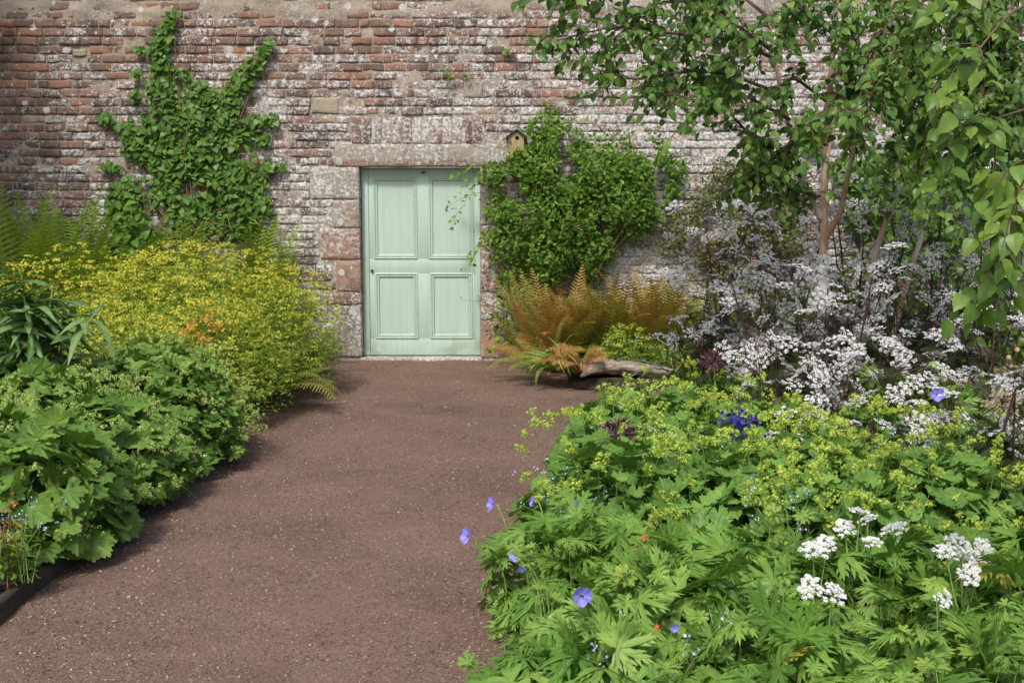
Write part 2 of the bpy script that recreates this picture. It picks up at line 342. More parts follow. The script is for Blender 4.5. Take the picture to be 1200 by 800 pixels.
def doormat():
    m, nt, N, L = newmat('door_paint')
    tc = N.new('ShaderNodeTexCoord'); V = tc.outputs['Object']
    mp = N.new('ShaderNodeMapping'); mp.inputs['Scale'].default_value = (9, 3, .8); L.new(V, mp.inputs[0])
    a = N.new('ShaderNodeTexNoise'); a.inputs['Scale'].default_value = 2.2; a.inputs['Detail'].default_value = 6; L.new(mp.outputs[0], a.inputs['Vector'])
    cr = ramp(N, [(.25, (.365, .475, .39)), (.5, (.40, .515, .425)), (.75, (.43, .55, .46))]); L.new(a.outputs['Fac'], cr.inputs[0])
    b = N.new('ShaderNodeTexNoise'); b.inputs['Scale'].default_value = 26; b.inputs['Detail'].default_value = 8; b.inputs['Roughness'].default_value = .75; L.new(V, b.inputs['Vector'])
    at = N.new('ShaderNodeAttribute'); at.attribute_name = 'tint'      # grime rubbed into the moulding grooves and the bottom rail
    gr = smooth(N, L, math_(N, L, 'ADD', math_(N, L, 'MULTIPLY', b.outputs['Fac'], .9), at.outputs['Fac']), .66, 1.15)
    col = mixc(N, L, math_(N, L, 'MULTIPLY', gr, .8), cr.outputs[0], (.17, .19, .12))
    c = N.new('ShaderNodeTexNoise'); c.inputs['Scale'].default_value = 5; c.inputs['Detail'].default_value = 7; L.new(V, c.inputs['Vector'])
    sz = N.new('ShaderNodeSeparateXYZ'); L.new(V, sz.inputs[0])
    foot = math_(N, L, 'MULTIPLY', smooth(N, L, sz.outputs['Z'], .0, .4, 1, 0), smooth(N, L, c.outputs['Fac'], .48, .66))
    col = mixc(N, L, math_(N, L, 'MULTIPLY', foot, .45), col, (.22, .22, .14))
    chip = math_(N, L, 'MULTIPLY', smooth(N, L, b.outputs['Fac'], .60, .64), smooth(N, L, math_(N, L, 'ADD', c.outputs['Fac'], smooth(N, L, sz.outputs['Z'], .0, .6, .10, 0)), .53, .62))
    col = mixc(N, L, math_(N, L, 'MULTIPLY', chip, .75), col, (.24, .20, .14))          # chipped paint shows the wood
    p = N.new('ShaderNodeBsdfPrincipled'); L.new(col, p.inputs['Base Color']); p.inputs['Roughness'].default_value = .5; p.inputs['Specular IOR Level'].default_value = .35
    bp = N.new('ShaderNodeBump'); bp.inputs['Strength'].default_value = .15; bp.inputs['Distance'].default_value = .004; L.new(b.outputs['Fac'], bp.inputs['Height']); L.new(bp.outputs[0], p.inputs['Normal'])
    out = N.new('ShaderNodeOutputMaterial'); L.new(p.outputs[0], out.inputs[0]); return m
M['door'] = doormat()

def pathmat():
    m, nt, N, L = newmat('red_grit_path')
    tc = N.new('ShaderNodeTexCoord'); V = tc.outputs['Object']
    def noise(s, d=5, r=.6):
        n = N.new('ShaderNodeTexNoise'); n.inputs['Scale'].default_value = s; n.inputs['Detail'].default_value = d; n.inputs['Roughness'].default_value = r
        L.new(V, n.inputs['Vector']); return n.outputs['Fac']
    big = noise(1.3, 5)
    cr = ramp(N, [(.28, (.112, .067, .047)), (.5, (.175, .109, .079)), (.72, (.255, .167, .122))])
    L.new(math_(N, L, 'ADD', math_(N, L, 'MULTIPLY', big, .48), math_(N, L, 'MULTIPLY', noise(110, 4, .8), .52)), cr.inputs[0])
    vo = N.new('ShaderNodeTexVoronoi'); vo.inputs['Scale'].default_value = 130; L.new(V, vo.inputs['Vector'])
    sc = N.new('ShaderNodeSeparateColor'); L.new(vo.outputs['Color'], sc.inputs[0])
    hi = smooth(N, L, sc.outputs[0], .88, .95); lo = smooth(N, L, sc.outputs[1], .80, .9)
    col = mixc(N, L, math_(N, L, 'MULTIPLY', lo, .75), cr.outputs[0], (.055, .035, .03))
    col = mixc(N, L, math_(N, L, 'MULTIPLY', hi, .6), col, (.33, .25, .20))
    damp = smooth(N, L, noise(.75, 5), .5, .66)
    col = mixc(N, L, math_(N, L, 'MULTIPLY', damp, .26), col, (.065, .042, .034))
    fineb = smooth(N, L, math_(N, L, 'ADD', math_(N, L, 'MULTIPLY', noise(2.2, 5), .6), math_(N, L, 'MULTIPLY', noise(14, 6, .7), .4)), .47, .60)              # drifts of finer dust between coarser dark grit
    col = mixc(N, L, math_(N, L, 'MULTIPLY', fineb, .55), col, (.20, .127, .094))
    p = N.new('ShaderNodeBsdfPrincipled'); L.new(col, p.inputs['Base Color']); p.inputs['Roughness'].default_value = .95; p.inputs['Specular IOR Level'].default_value = .15
    h = math_(N, L, 'ADD', math_(N, L, 'MULTIPLY', vo.outputs['Distance'], .8), noise(90, 5, .7))
    b = N.new('ShaderNodeBump'); b.inputs['Strength'].default_value = .8; b.inputs['Distance'].default_value = .006; L.new(h, b.inputs['Height']); L.new(b.outputs[0], p.inputs['Normal'])
    out = N.new('ShaderNodeOutputMaterial'); L.new(p.outputs[0], out.inputs[0]); return m
M['path'] = pathmat()

# ------------------------------------------------------------------ leaf templates (unit length, base at the origin, tip along +Y, upper side +Z)
def strip_leaf(prof, fold=.15, droop=.15, n=6, yoff=None, wave=0):
    V, F, ve = [], [], []
    for i in range(n + 1):
        t = i / n; w = prof(t); z = -droop * t * t
        yo = yoff(t) if yoff else 0
        wv = wave * math.sin(t * 9)
        V += [(-w, t - yo, z + fold * w + wv), (0, t, z), (w, t - yo, z + fold * w - wv)]; ve += [0, 1, 0]
    for i in range(n):
        a = i * 3; F += [(a, a + 1, a + 4, a + 3), (a + 1, a + 2, a + 5, a + 4)]
    return Tmpl(V, F, ve)
def ovate(w=.33, fold=.2, droop=.2, n=6, serr=0, mx=.38):
    k = math.log(.5) / math.log(mx)
    def prof(t): 
        b = w * max(0, math.sin(PI * t ** k)) ** .8
        return b * (1 - serr * (int(round(t * n)) % 2)) + (.003 if 0 < t < 1 else 0)
    return strip_leaf(prof, fold, droop, n)
def veined(w=.36, fold=.2, droop=.2, n=11, mx=.33, ridge=.012):
    k = math.log(.5) / math.log(mx); V, F, ve = [], [], []
    for i in range(n + 1):
        t = i / n; b = w * max(0, math.sin(PI * t ** k)) ** .85 * (1 if t < .7 else 1 - .35 * (t - .7) / .3) * (1 - .09 * (i % 2)) + (.003 if 0 < t < 1 else 0); rg = ridge * (1 if i % 2 else -1) * (0 if i in (0, n) else 1)
        for f in (-1, -.5, 0, .5, 1): V.append((f * b, t + .06 * abs(f) * (1 - t), -droop * t * t + fold * abs(f) * b - .25 * fold * b * f * f + rg * (abs(f) > .1))); ve.append(1. if f == 0 else .62 * (i % 2))
    for i in range(n):
        for j in range(4): a = i * 5 + j; F.append((a, a + 1, a + 6, a + 5))
    return Tmpl(V, F, ve)
def heart(w=.44, fold=.15, droop=.25):
    pr = [.30, .43, .45, .40, .28, .13, .0]; n = 6
    return strip_leaf(lambda t: pr[int(round(t * n))] * w / .45, fold, droop, n, yoff=lambda t: .14 * (1 - t) ** 2)
def lance(w=.12, fold=.3, droop=.35, n=6): return ovate(w, fold, droop, n, mx=.42)
def lobed(nl=7, depth=.3, pleat=.06, cup=-.12, span=300, seed=0):
    r = np.random.default_rng(seed); V = [(0, 0, 0)]; ve = [1.]; ring, mid = [], []
    a0 = math.radians(90 - span / 2)
    prof = [(0, 1 - depth, 0), (.2, .86, .02), (.3, .82, .02), (.40, .95, .5), (.5, 1.0, 1), (.60, .95, .5), (.7, .82, .02), (.8, .86, .02)]
    for l in range(nl):
        L = 1 - .22 * abs((l + .5) / nl - .5) * 2
        for (f, rr, z) in prof:
            a = a0 + math.radians(span) * (l + f) / nl
            rr2 = rr * L * (1 + r.uniform(-.05, .05))
            V.append((rr2 * math.cos(a), rr2 * math.sin(a), cup * rr2 * rr2 + pleat * (z - .3))); ve.append(1. if f == .5 else 0.); ring.append(len(V) - 1)
            m = rr2 * .5
            V.append((m * math.cos(a), m * math.sin(a), cup * m * m + pleat * (z - .3) * .8)); ve.append(1. if f == .5 else 0.); mid.append(len(V) - 1)
    a = a0 + math.radians(span); V.append(((1 - depth) * .8 * math.cos(a), (1 - depth) * .8 * math.sin(a), cup * .5)); ve.append(0); ring.append(len(V) - 1)
    V.append((.4 * math.cos(a), .4 * math.sin(a), cup * .16)); ve.append(0); mid.append(len(V) - 1)
    F = []
    for i in range(len(ring) - 1):
        F += [(mid[i], ring[i], ring[i + 1], mid[i + 1]), (0, mid[i], mid[i + 1])]
    return Tmpl(V, F, ve)
def palmate(nl=7, seed=0, droop=.35, fing=1.0, wid=1.0):
    r = np.random.default_rng(seed); V, F, ve = [], [], []
    def strip(p0, ang, L, w, n=3, base=.35, z0=0., sl=0.):
        st = len(V)
        for i in range(n + 1):
            t = i / n; ww = w * (base + (1 - base) * math.sin(PI * min(1, t * 1.0) ** .8)) if i < n else .004
            if i == 0: ww = w * base
            c = (p0[0] + math.cos(ang) * L * t, p0[1] + math.sin(ang) * L * t); rr = math.hypot(*c)
            z = -droop * rr * rr + sl * t
            nx, ny = -math.sin(ang) * ww, math.cos(ang) * ww
            V.extend([(c[0] + nx, c[1] + ny, z + .35 * ww), (c[0], c[1], z), (c[0] - nx, c[1] - ny, z + .35 * ww)]); ve.extend([0, 1, 0])
        for i in range(n):
            a = st + i * 3; F.extend([(a, a + 1, a + 4, a + 3), (a + 1, a + 2, a + 5, a + 4)])
    for l in range(nl):
        a = math.radians(90 + (l - (nl - 1) / 2) * (280 / nl) + r.uniform(-5, 5)); L = (1 - .3 * abs(l - (nl - 1) / 2) / (nl / 2)) * r.uniform(.92, 1.05)
        sl = r.uniform(-.05, .08)
        strip((0, 0), a, L, .10 * wid, n=4, base=.22, sl=sl)
        for f, da, k in ((.36, .55, .42), (.42, -.55, .42), (.62, .5, .3), (.66, -.5, .29)):
            p = (math.cos(a) * L * f, math.sin(a) * L * f)
            strip(p, a + da * fing + r.uniform(-.1, .1), L * k, .055 * wid, n=2, base=.75, sl=sl * .5)
    return Tmpl(V, F, ve)
def frond(npin=26, w=.17, arch=1.0, lift=.1, seed=0, taper=.72, hk=.42):
    r = np.random.default_rng(seed); V, F, gr = [], [], []
    n = 14; P = [np.zeros(3)]; ang = []
    for i in range(n):
        t = i / n; f = arch * t ** 1.7; ang.append(f); P.append(P[-1] + np.array([0, math.cos(f), -math.sin(f)]) / n)
    ang.append(arch); P = np.array(P)
    def at(t):
        x = t * n; i = min(int(x), n - 1); return P[i] + (P[i + 1] - P[i]) * (x - i), arch * t ** 1.7
    for i in range(n):                                            # midrib
        s = len(V); hw0, hw1 = .006 * (1 - i / n) + .0015, .006 * (1 - (i + 1) / n) + .0015
        V += [P[i] + [-hw0, 0, 0], P[i] + [hw0, 0, 0], P[i + 1] + [hw1, 0, 0], P[i + 1] + [-hw1, 0, 0]]; F.append((s, s + 1, s + 2, s + 3)); gr += [.28] * 4
    for i in range(npin):
        t = .10 + .9 * (i + .5) / npin; p, a = at(t)
        tt = (t - .08) / .92; L = w * (math.sin(PI * min(.999, tt) ** taper)) ** .75 * r.uniform(.9, 1.08) + .008
        fw = np.array([0, math.cos(a), -math.sin(a)]); up = np.array([0, math.sin(a), math.cos(a)])
        for sg in (-1, 1):
            d = nrm(np.array([sg, 0, 0]) * 1.0 + fw * (.35 + .3 * tt) + up * (lift + r.uniform(-.1, .1))); b = nrm(np.cross(up, d)) 
            s = len(V); m = 5; hw = hk / npin * (1.05 - .3 * tt)
            for j in range(m + 1):
                u = j / m; q = p + d * L * u - up * .25 * L * u * u
                k = hw * (1 - u ** 1.6) * (1.12 if j % 2 == 0 else .62) + .0006
                V += [q - b * k, q + b * k]; gr += [.12 * t + .14 * u] * 2
            for j in range(m):
                e = s + j * 2; F.append((e, e + 1, e + 3, e + 2))
    T = Tmpl(V, F); T.grad = np.array(gr); return T
def strap(w=.02, arch=1.6, n=8):
    V, F, ve = [], [], []; p = np.zeros(3)
    for i in range(n + 1):
        t = i / n; a = arch * t * t; ww = w * (1 - t ** 3) + .001
        V += [p + [-ww, 0, ww * .5], p, p + [ww, 0, ww * .5]]; ve += [0, 1, 0]
        p = p + np.array([0, math.cos(a), -math.sin(a)]) / n
    for i in range(n):
        a = i * 3; F += [(a, a + 1, a + 4, a + 3), (a + 1, a + 2, a + 5, a + 4)]
    return Tmpl(V, F, ve)
def disc(n=5, star=.5, cup=.15):
    V = [(0, 0, 0)]
    for i in range(2 * n):
        a = PI * i / n; rr = 1 if i % 2 == 0 else star; V.append((rr * math.cos(a), rr * math.sin(a), cup * rr))
    return Tmpl(V, [(0, 1 + (2 * i - 1) % (2 * n), 1 + 2 * i, 1 + (2 * i + 1) % (2 * n)) for i in range(n)])
def pebble():
    r = np.random.default_rng(5); V = np.array([(1, 0, 0), (-1, 0, 0), (0, 1, 0), (0, -1, 0), (0, 0, .6), (0, 0, -.6)]) * r.uniform(.7, 1.1, (6, 1))
    return Tmpl(V, [(0, 2, 4), (2, 1, 4), (1, 3, 4), (3, 0, 4), (2, 0, 5), (1, 2, 5), (3, 1, 5), (0, 3, 5)])
def ball(n=6, m=4):
    V = [(0, 0, 1)]; F = []
    for i in range(1, m):
        for j in range(n): V.append((math.sin(PI * i / m) * math.cos(2 * PI * j / n), math.sin(PI * i / m) * math.sin(2 * PI * j / n), math.cos(PI * i / m)))
    V.append((0, 0, -1))
    for j in range(n):
        F.append((0, 1 + j, 1 + (j + 1) % n)); F.append((len(V) - 1, 1 + (m - 2) * n + (j + 1) % n, 1 + (m - 2) * n + j))
        for i in range(m - 2): F.append((1 + i * n + j, 1 + (i + 1) * n + j, 1 + (i + 1) * n + (j + 1) % n, 1 + i * n + (j + 1) % n))
    return Tmpl(V, F)
T_heart = [heart(droop=d, fold=f) for d, f in ((.15, .15), (.35, .25), (.25, .05))]
T_ell = [ovate(.27, .25, d, 4) for d in (.1, .3)]
T_birch = [veined(.35, f, d) for f, d in ((.2, .15), (.35, .3), (.1, .45))]
T_lob = [lobed(7, .22, .07, c, 310, s) for c, s in ((-.1, 1), (-.28, 2), (.12, 3))]
T_lob5 = [lobed(5, .38, .06, c, 270, s) for c, s in ((-.12, 4), (-.3, 5), (.05, 6))]
T_alc = [lobed(9, .13, .07, c, 325, s) for c, s in ((.1, 7), (-.2, 8), (.22, 9))]
T_pal = [palmate(7, s, d, fg, wd) for s, d, fg, wd in ((1, .2, 1, 1), (2, .45, .85, .9), (3, .05, .8, 1.05), (4, .6, 1, .85))]
T_lance = [lance(.10, .3, d, 8) for d in (.25, .6, .9)]
T_nar = [lance(.10, .2, d, 4) for d in (.1, .4)]
T_frond = [frond(28, .16, a, seed=s) for a, s in ((.5, 1), (.9, 2), (1.35, 3))]
T_plume = [frond(30, .125, a, seed=s, hk=.33) for a, s in ((.25, 6), (.5, 7), (.95, 8))]
T_rust = [frond(25, .13, a, seed=s, hk=.27) for a, s in ((.35, 9), (.8, 10), (1.3, 11))]
T_frondW = [frond(24, .20, a, seed=s, hk=.34) for a, s in ((.9, 4), (1.5, 5))]
T_strap = [strap(.02, a) for a in (1.0, 1.9, 2.6)]
T_disc, T_disc3, T_ball, T_peb = disc(5), disc(3, .45), ball(), pebble()
T_petal = ovate(.40, .12, -.25, 5, mx=.62)

def mixscatter(G, Ts, r, pos, d, n, scale, tint, grad=False, mi=0):
    k = r.integers(0, len(Ts), len(pos)); R = frames(d, n)
    scale = np.broadcast_to(np.asarray(scale, float), (len(pos),)); tint = np.broadcast_to(np.asarray(tint, float), (len(pos),))
    for i, T in enumerate(Ts):
        m = k == i
        if m.any(): G.scatter(T, pos[m], R[m], scale[m], tint[m], mi, T.grad if grad else None)

# ------------------------------------------------------------------ clump helpers
def dome(r, n, c, rx, ry, h, shell=.45, low=-.05, lumps=7, lump=.22):
    """Points through a lumpy mound: positions and outward directions."""
    a = r.uniform(0, 2 * PI, n); z = r.uniform(low, 1, n); s = np.sqrt(np.clip(1 - z * z, 0, 1))
    D = np.stack([s * np.cos(a), s * np.sin(a), z], -1)
    lp = nrm(np.stack([r.normal(0, 1, lumps), r.normal(0, 1, lumps), r.uniform(0, 1, lumps)], -1)); la = r.uniform(-1, 1, lumps)
    k = 1 + lump * (np.exp(-(1 - D @ lp.T) * 7) * la[None]).sum(1)
    rad = (1 - shell * r.random(n) ** 1.6) * k
    P = np.array(c)[None] + D * rad[:, None] * np.array([rx, ry, h])[None]
    P[:, 2] = np.maximum(P[:, 2], c[2] + .02)
    return P, nrm(D / np.array([rx, ry, h])[None])
def orient(r, n, O, up=.7, out=.6, jit=.45, down=.25):
    nr = nrm(O * out + np.array([0, 0, up]) + rv(r, n, jit))
    h = O.copy(); h[:, 2] *= .2
    d = nrm(nrm(h + 1e-6) * .8 + np.array([0, 0, -down]) + rv(r, n, .55))
    return d, nr
def clump_stems(G, r, P, c, spread=.35, rad=.004, frac=.5, tint=.5, nseg=4):
    m = r.random(len(P)) < frac; P1 = P[m]; n = len(P1)
    if n == 0: return
    c = np.array(c); P0 = c + (P1 - c) * np.array([spread, spread, 0]); P0[:, 2] = c[2] - .02
    ct = P0 * .4 + P1 * .6; ct[:, 2] = P0[:, 2] * .25 + P1[:, 2] * .75; ct += rv(r, n, .02)
    G.stems(P0, P1, ct, rad, rad * .5, nseg, 3, r.random(n) if tint is None else tint)

# =================================================================== SETTING
YW = 11.9
G = Geo(); n = 40
xs = np.concatenate([[-900, -200, -60], np.linspace(-12, 12, n), [60, 200, 900]]); ys = np.concatenate([[-900, -200, -60], np.linspace(-8, 16, n), [60, 200, 900]])
X, Y = np.meshgrid(xs, ys, indexing='ij'); G.grid(np.stack([X, Y, X * 0 - .03], -1), *X.shape)
tag(obj('ground', G, M['soil']), kind='structure')
# path: main walk plus the cross walk in front of the right-hand wall bed
def sheet(x0, x1, y0, y1, st, zf):
    xs = np.linspace(x0, x1, max(2, int((x1 - x0) / st))); ys = np.linspace(y0, y1, max(2, int((y1 - y0) / st)))
    X, Y = np.meshgrid(xs, ys, indexing='ij'); return np.stack([X, Y, zf(X, Y)], -1), X.shape
PX0, PX1 = -1.98, .55
pz = lambda X, Y: .035 * fbm(X * 1.1, Y * 1.1, 3, 2) * .5 + .010 * fbm(X * 7, Y * 7, 9, 3)
G = Geo()
V, s = sheet(PX0, PX1, -5, 11.86, .035, pz); G.grid(V, *s)
V, s = sheet(PX1, 9, 8.75, 9.9, .06, pz); G.grid(V, *s)
tag(obj('path', G, M['path']), kind='structure')
r = RNG(); G = Geo(); N_ = 46000
x = r.uniform(PX0, .6, N_); y = 2.6 + (11.8 - 2.6) * r.random(N_) ** 1.3
edge = np.abs(x + .75) / 1.3
keep = r.random(N_) < .35 + .65 * np.clip(edge + .5 * fbm(x * 1.5, y * 1.5, 4), 0, 1)
x, y = x[keep], y[keep]; k = len(x)
G.scatter(T_peb, np.stack([x, y, pz(x, y) + .001], -1), frames(rv(r, k), rv(r, k, .2) + [0, 0, 1]), r.uniform(.0025, .0068, k) * (1 + (r.random(k) < .02) * 1.2), np.clip(r.beta(.9, 2.0, k) + (r.random(k) < .03) * .6, 0, 1))
tag(obj('gravel', G, M['gravel']), 'loose grit and pale chips scattered over the reddish path', 'gravel', kind='stuff')
r = RNG(); G = Geo(); k = 1100
y = 3 + 8.7 * r.random(k); x = np.where(r.random(k) < .6, -1.9 + np.abs(r.normal(0, .35, k)), r.uniform(-1.9, .5, k))
d = rv(r, k); d[:, 2] *= .15
G.scatter(T_ell[1], np.stack([x, y, pz(x, y) + .006], -1), frames(d, rv(r, k, .25) + [0, 0, 1]), r.uniform(.006, .021, k) , r.random(k))
tag(obj('fallen_debris', G, M['seed']), 'fallen petals and dry leaf scraps lying on the path', 'leaf litter', kind='stuff')
# raised beds
def soilbed(name, x0, x1, y0, y1, z):
    G = Geo(); V, s = sheet(x0, x1, y0, y1, .12, lambda X, Y: z + .07 * fbm(X * 3, Y * 3, 5)); G.grid(V, *s)
    G.box(x0 + .01, x1 - .01, y0 + .01, y1 - .01, -.02, z - .06, 0)
    tag(obj(name, G, M['soil']), kind='structure')
soilbed('left_bed_soil', -9, -2.03, .5, 11.85, .10)
soilbed('right_bed_soil', .56, 9, -2, 8.7, .08)
soilbed('wall_bed_soil', .52, 9, 9.98, 11.85, .12)
def edging(label, pts, h, w=.045):
    G = Geo(); p = np.array(pts, float); t = np.linspace(0, 1, 90); q = np.stack([np.interp(t, np.linspace(0, 1, len(p)), p[:, k]) for k in (0, 1)], -1)
    D = nrm(np.gradient(q, axis=0)); nn = np.stack([-D[:, 1], D[:, 0]], -1)
    V = []
    for i in range(90):
        hz = h + .02 * (vnoise(i * .35, 1.5, 7)); off = .012 * vnoise(i * .5, 9.5, 8)
        for sd, z in ((-1, -.05), (-1, hz - .012), (-.7, hz), (.7, hz), (1, hz - .012), (1, -.05)):
            c = q[i] + nn[i] * (sd * w / 2 + off); V.append((c[0], c[1], z))
    V = np.array(V).reshape(90, 6, 3); G.grid(V, 90, 6)
    o = obj('bed_edging', G, M['board']); tag(o, label, 'edging')
edging('low mossy timber edging along the foot of the left border', [(-2.0, .5), (-2.0, 6), (-2.0, 11.8)], .085)
edging('low timber edging hidden under the lime flowered right border', [(.56, -2), (.56, 5), (.56, 8.6)], .11)
edging('brown timber board edging below the grey fallen log', [(.66, 9.95), (2, 9.93), (6, 9.95)], .10)

# =================================================================== WALL
DX0, DX1, DZ1 = -1.585, -.328, 2.02          # door opening
CH = .0865
lintel = (-1.83, .03, 2.02, 2.25)
soldier = (-1.66, -.30, 2.255, 2.52)
quoins = []
def qz(py): return 1.6 + (243.5 - py) / 112.0
def qx(px): return (px - 600) / 112.0
for x0, y0, y1, tnt in ((366, 197, 234, .80), (391, 235, 267, .55), (376, 268, 304, .22), (394, 305, 342, .42), (377, 343, 357, .08), (391, 358, 419, .62)):
    quoins.append((qx(x0), DX0, qz(y1), qz(y0), tnt))
for x1, y0, y1, tnt in ((588, 197, 264, .6), (604, 265, 342, .12), (590, 343, 375, .4), (600, 376, 421, .32)):
    quoins.append((DX1, qx(x1), qz(y1), qz(y0), tnt))
blocks = [(qx(369), qx(400), qz(136), qz(118), .98), (qx(97), qx(112), qz(72), qz(64), .95), (qx(545), qx(566), qz(118), qz(101), .7)]
holes = [b[:4] for b in blocks] + [(DX0 - .0, DX1 + .0, -1, DZ1 + .02), lintel, soldier] + [q[:4] for q in quoins]
def patch(G, x0, x1, z0, z1, off, tint, r, gx=(0, 0, .013, None, .5, None, 1), back=.035, rough=.006, jit=.0045):
    """Rounded, uneven faces of bricks or stones; all arrays."""
    n = len(x0)
    def cols(a, b, m):
        w = b - a; e = np.minimum(.009, w * .2)
        inner = [a + e + (w - 2 * e) * f for f in np.linspace(0, 1, m)]
        return np.stack([a, a + .002] + inner + [b - .002, b], -1)
    mx_, mz_ = gx
    Xc, Zc = cols(x0, x1, mx_), cols(z0, z1, mz_)
    nx, nz = Xc.shape[1], Zc.shape[1]
    X = np.repeat(Xc[:, :, None], nz, 2); Z = np.repeat(Zc[:, None, :], nx, 1)
    Y = np.zeros_like(X)
    ex = np.array([back, .006] + [0] * mx_ + [.006, back]); ez = np.array([back, .006] + [0] * mz_ + [.006, back])
    Y += np.maximum(ex[:, None], ez[None, :])[None] + off[:, None, None]
    sag = r.normal(0, jit * .6, (n, 1, 1)) * (np.linspace(-1, 1, nx)[None, :, None])
    Z = Z + sag; X = X + .009 * vnoise(X * 15, Z * 24, 31); Z = Z + .009 * vnoise(X * 17 + 7, Z * 15, 32)
    front = (np.maximum(ex[:, None], ez[None, :]) < .02)[None]
    Y = Y + front * (rough * 2 * fbm(X * 18, Z * 26, 33, 2))
    V = np.stack([X, YW + Y, Z], -1)
    for i in range(n): G.grid(V[i], nx, nz, tint[i])
wall = thing('garden_wall', 'tall lichen-spotted red brick garden wall with a stone-framed doorway', 'wall', (0, YW, 0))
r = RNG(); bx = [[], [], [], [], [], []]
course = 0; z = -.03
while z < 4.3:
    x = -7.5 + r.uniform(0, .2)
    hc = CH * r.uniform(.95, 1.05)
    while x < 7.6:
        L_ = r.choice([.222, .205, .235, .11, .17], p=[.36, .22, .14, .18, .1]) * r.uniform(.94, 1.06)
        x1 = x + L_; segs = [(x, x1)]
        for (hx0, hx1, hz0, hz1) in holes:
            if z + hc - .02 > hz0 and z + .02 < hz1:
                ns = []
                for a, b in segs:
                    if b <= hx0 or a >= hx1: ns.append((a, b)); continue
                    if a < hx0 - .03: ns.append((a, hx0 - .008))
                    if b > hx1 + .03: ns.append((hx1 + .008, b))
                segs = ns
        for a, b in segs:
            if b - a > .04:
                top = z > 3.5
                o_ = r.normal(0, .0055) - .001
                if top: o_ = r.normal(.004, .005)
                elif z > 3.2: o_ -= .006
                if r.random() < .06: o_ += .014
                bx[0].append(a + .001); bx[1].append(b - .001); bx[2].append(z + r.uniform(-.002, .004)); bx[3].append(z + hc - .007 - r.uniform(0, .006)); bx[4].append(o_)
                zt = (z - 2.4) / 1.6
                bx[5].append(np.clip(r.beta(2.2, 2.4) * .95 + .06 * zt - .03, 0, .92) if r.random() > .015 else 1.0)
        x = x1 + r.uniform(.002, .009)
    z += hc; course += 1
bx = [np.array(b) for b in bx]
G = Geo(); patch(G, bx[0], bx[1], bx[2], bx[3], bx[4], bx[5], r, gx=(8, 4), rough=.0045)
obj('brickwork', G, M['brick'], wall)
n = 13; xe = np.linspace(soldier[0], soldier[1], n + 1)
G = Geo(); patch(G, xe[:-1] + .004, xe[1:] - .004, np.full(n, soldier[2]), np.full(n, soldier[3]), r.normal(.002, .004, n), r.beta(2, 2, n) * .7 + .2, r, gx=(3, 6))
obj('soldier_course', G, M['brick'], wall)
# mortar bed behind the brick faces, with the doorway left open
def mortar(G, x0, x1, z0, z1, st=.025):
    xs = np.linspace(x0, x1, max(2, int((x1 - x0) / st))); zs = np.linspace(z0, z1, max(2, int((z1 - z0) / st)))
    X, Z = np.meshgrid(xs, zs, indexing='ij')
    d = .0115 + .015 * fbm(X * 9, Z * 9, 41, 3)
    topz = np.clip((Z - 3.5) / .10, 0, 1)
    d = d * (1 - topz) + topz * (.003 + .030 * fbm(X * 3.6, Z * 9, 45, 3))
    d = np.where((topz <= 0) & (vnoise(X * 1.6, Z * 3.5, 47) > .40), d - .013, d)
    G.grid(np.stack([X, YW + d, Z], -1), *X.shape)
G = Geo()
mortar(G, -7.5, DX0, -.05, 4.3); mortar(G, DX1, 7.6, -.05, 4.3); mortar(G, DX0, DX1, DZ1 + .05, 4.3)
for a, b in ((-7.5, DX0 - .03), (DX1 + .03, 7.6)): G.box(a, b, YW + .05, YW + .5, -.1, 4.28, 0)
G.box(DX0 - .03, DX1 + .03, YW + .05, YW + .5, DZ1 + .06, 4.28, 0)
obj('mortar', G, M['mortar'], wall)
G = Geo(); cx = np.arange(-7.5, 7.5, .75)
for k, a in enumerate(cx): G.box(a + .004, a + .744, YW - .06, YW + .56, 4.3, 4.40, .015)
obj('coping', G, M['coping'], wall)
for k, (a, b, z0, z1, tnt) in enumerate(quoins):
    G = Geo(); r = RNG()
    left = b <= DX0 + .001
    nx, nz = max(4, int((b - a) / .03)), max(4, int((z1 - z0) / .03))
    patch(G, np.array([a + (0 if not left else .003)]), np.array([b - (.003 if not left else 0)]), np.array([z0 + .003]), np.array([z1 - .003]), np.array([-.004 + r.normal(0, .002)]), np.array([tnt]), r, gx=(nx, nz), back=.24, rough=.003)
    obj('quoin', G, M['stone'], wall)
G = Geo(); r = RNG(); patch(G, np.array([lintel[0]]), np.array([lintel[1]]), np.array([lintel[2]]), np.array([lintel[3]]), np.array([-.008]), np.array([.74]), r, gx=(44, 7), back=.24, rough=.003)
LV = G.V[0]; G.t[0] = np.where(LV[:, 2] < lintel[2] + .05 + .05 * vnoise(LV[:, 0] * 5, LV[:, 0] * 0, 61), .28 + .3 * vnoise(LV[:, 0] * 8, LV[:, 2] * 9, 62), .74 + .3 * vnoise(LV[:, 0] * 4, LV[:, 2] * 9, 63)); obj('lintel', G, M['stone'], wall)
for k, (a, b, z0, z1, tnt) in enumerate(blocks):
    G = Geo(); r = RNG(); patch(G, np.array([a]), np.array([b]), np.array([z0]), np.array([z1]), np.array([-.004]), np.array([tnt]), r, gx=(10, 6), back=.03, rough=.003); obj('stone_block', G, M['stone'], wall)
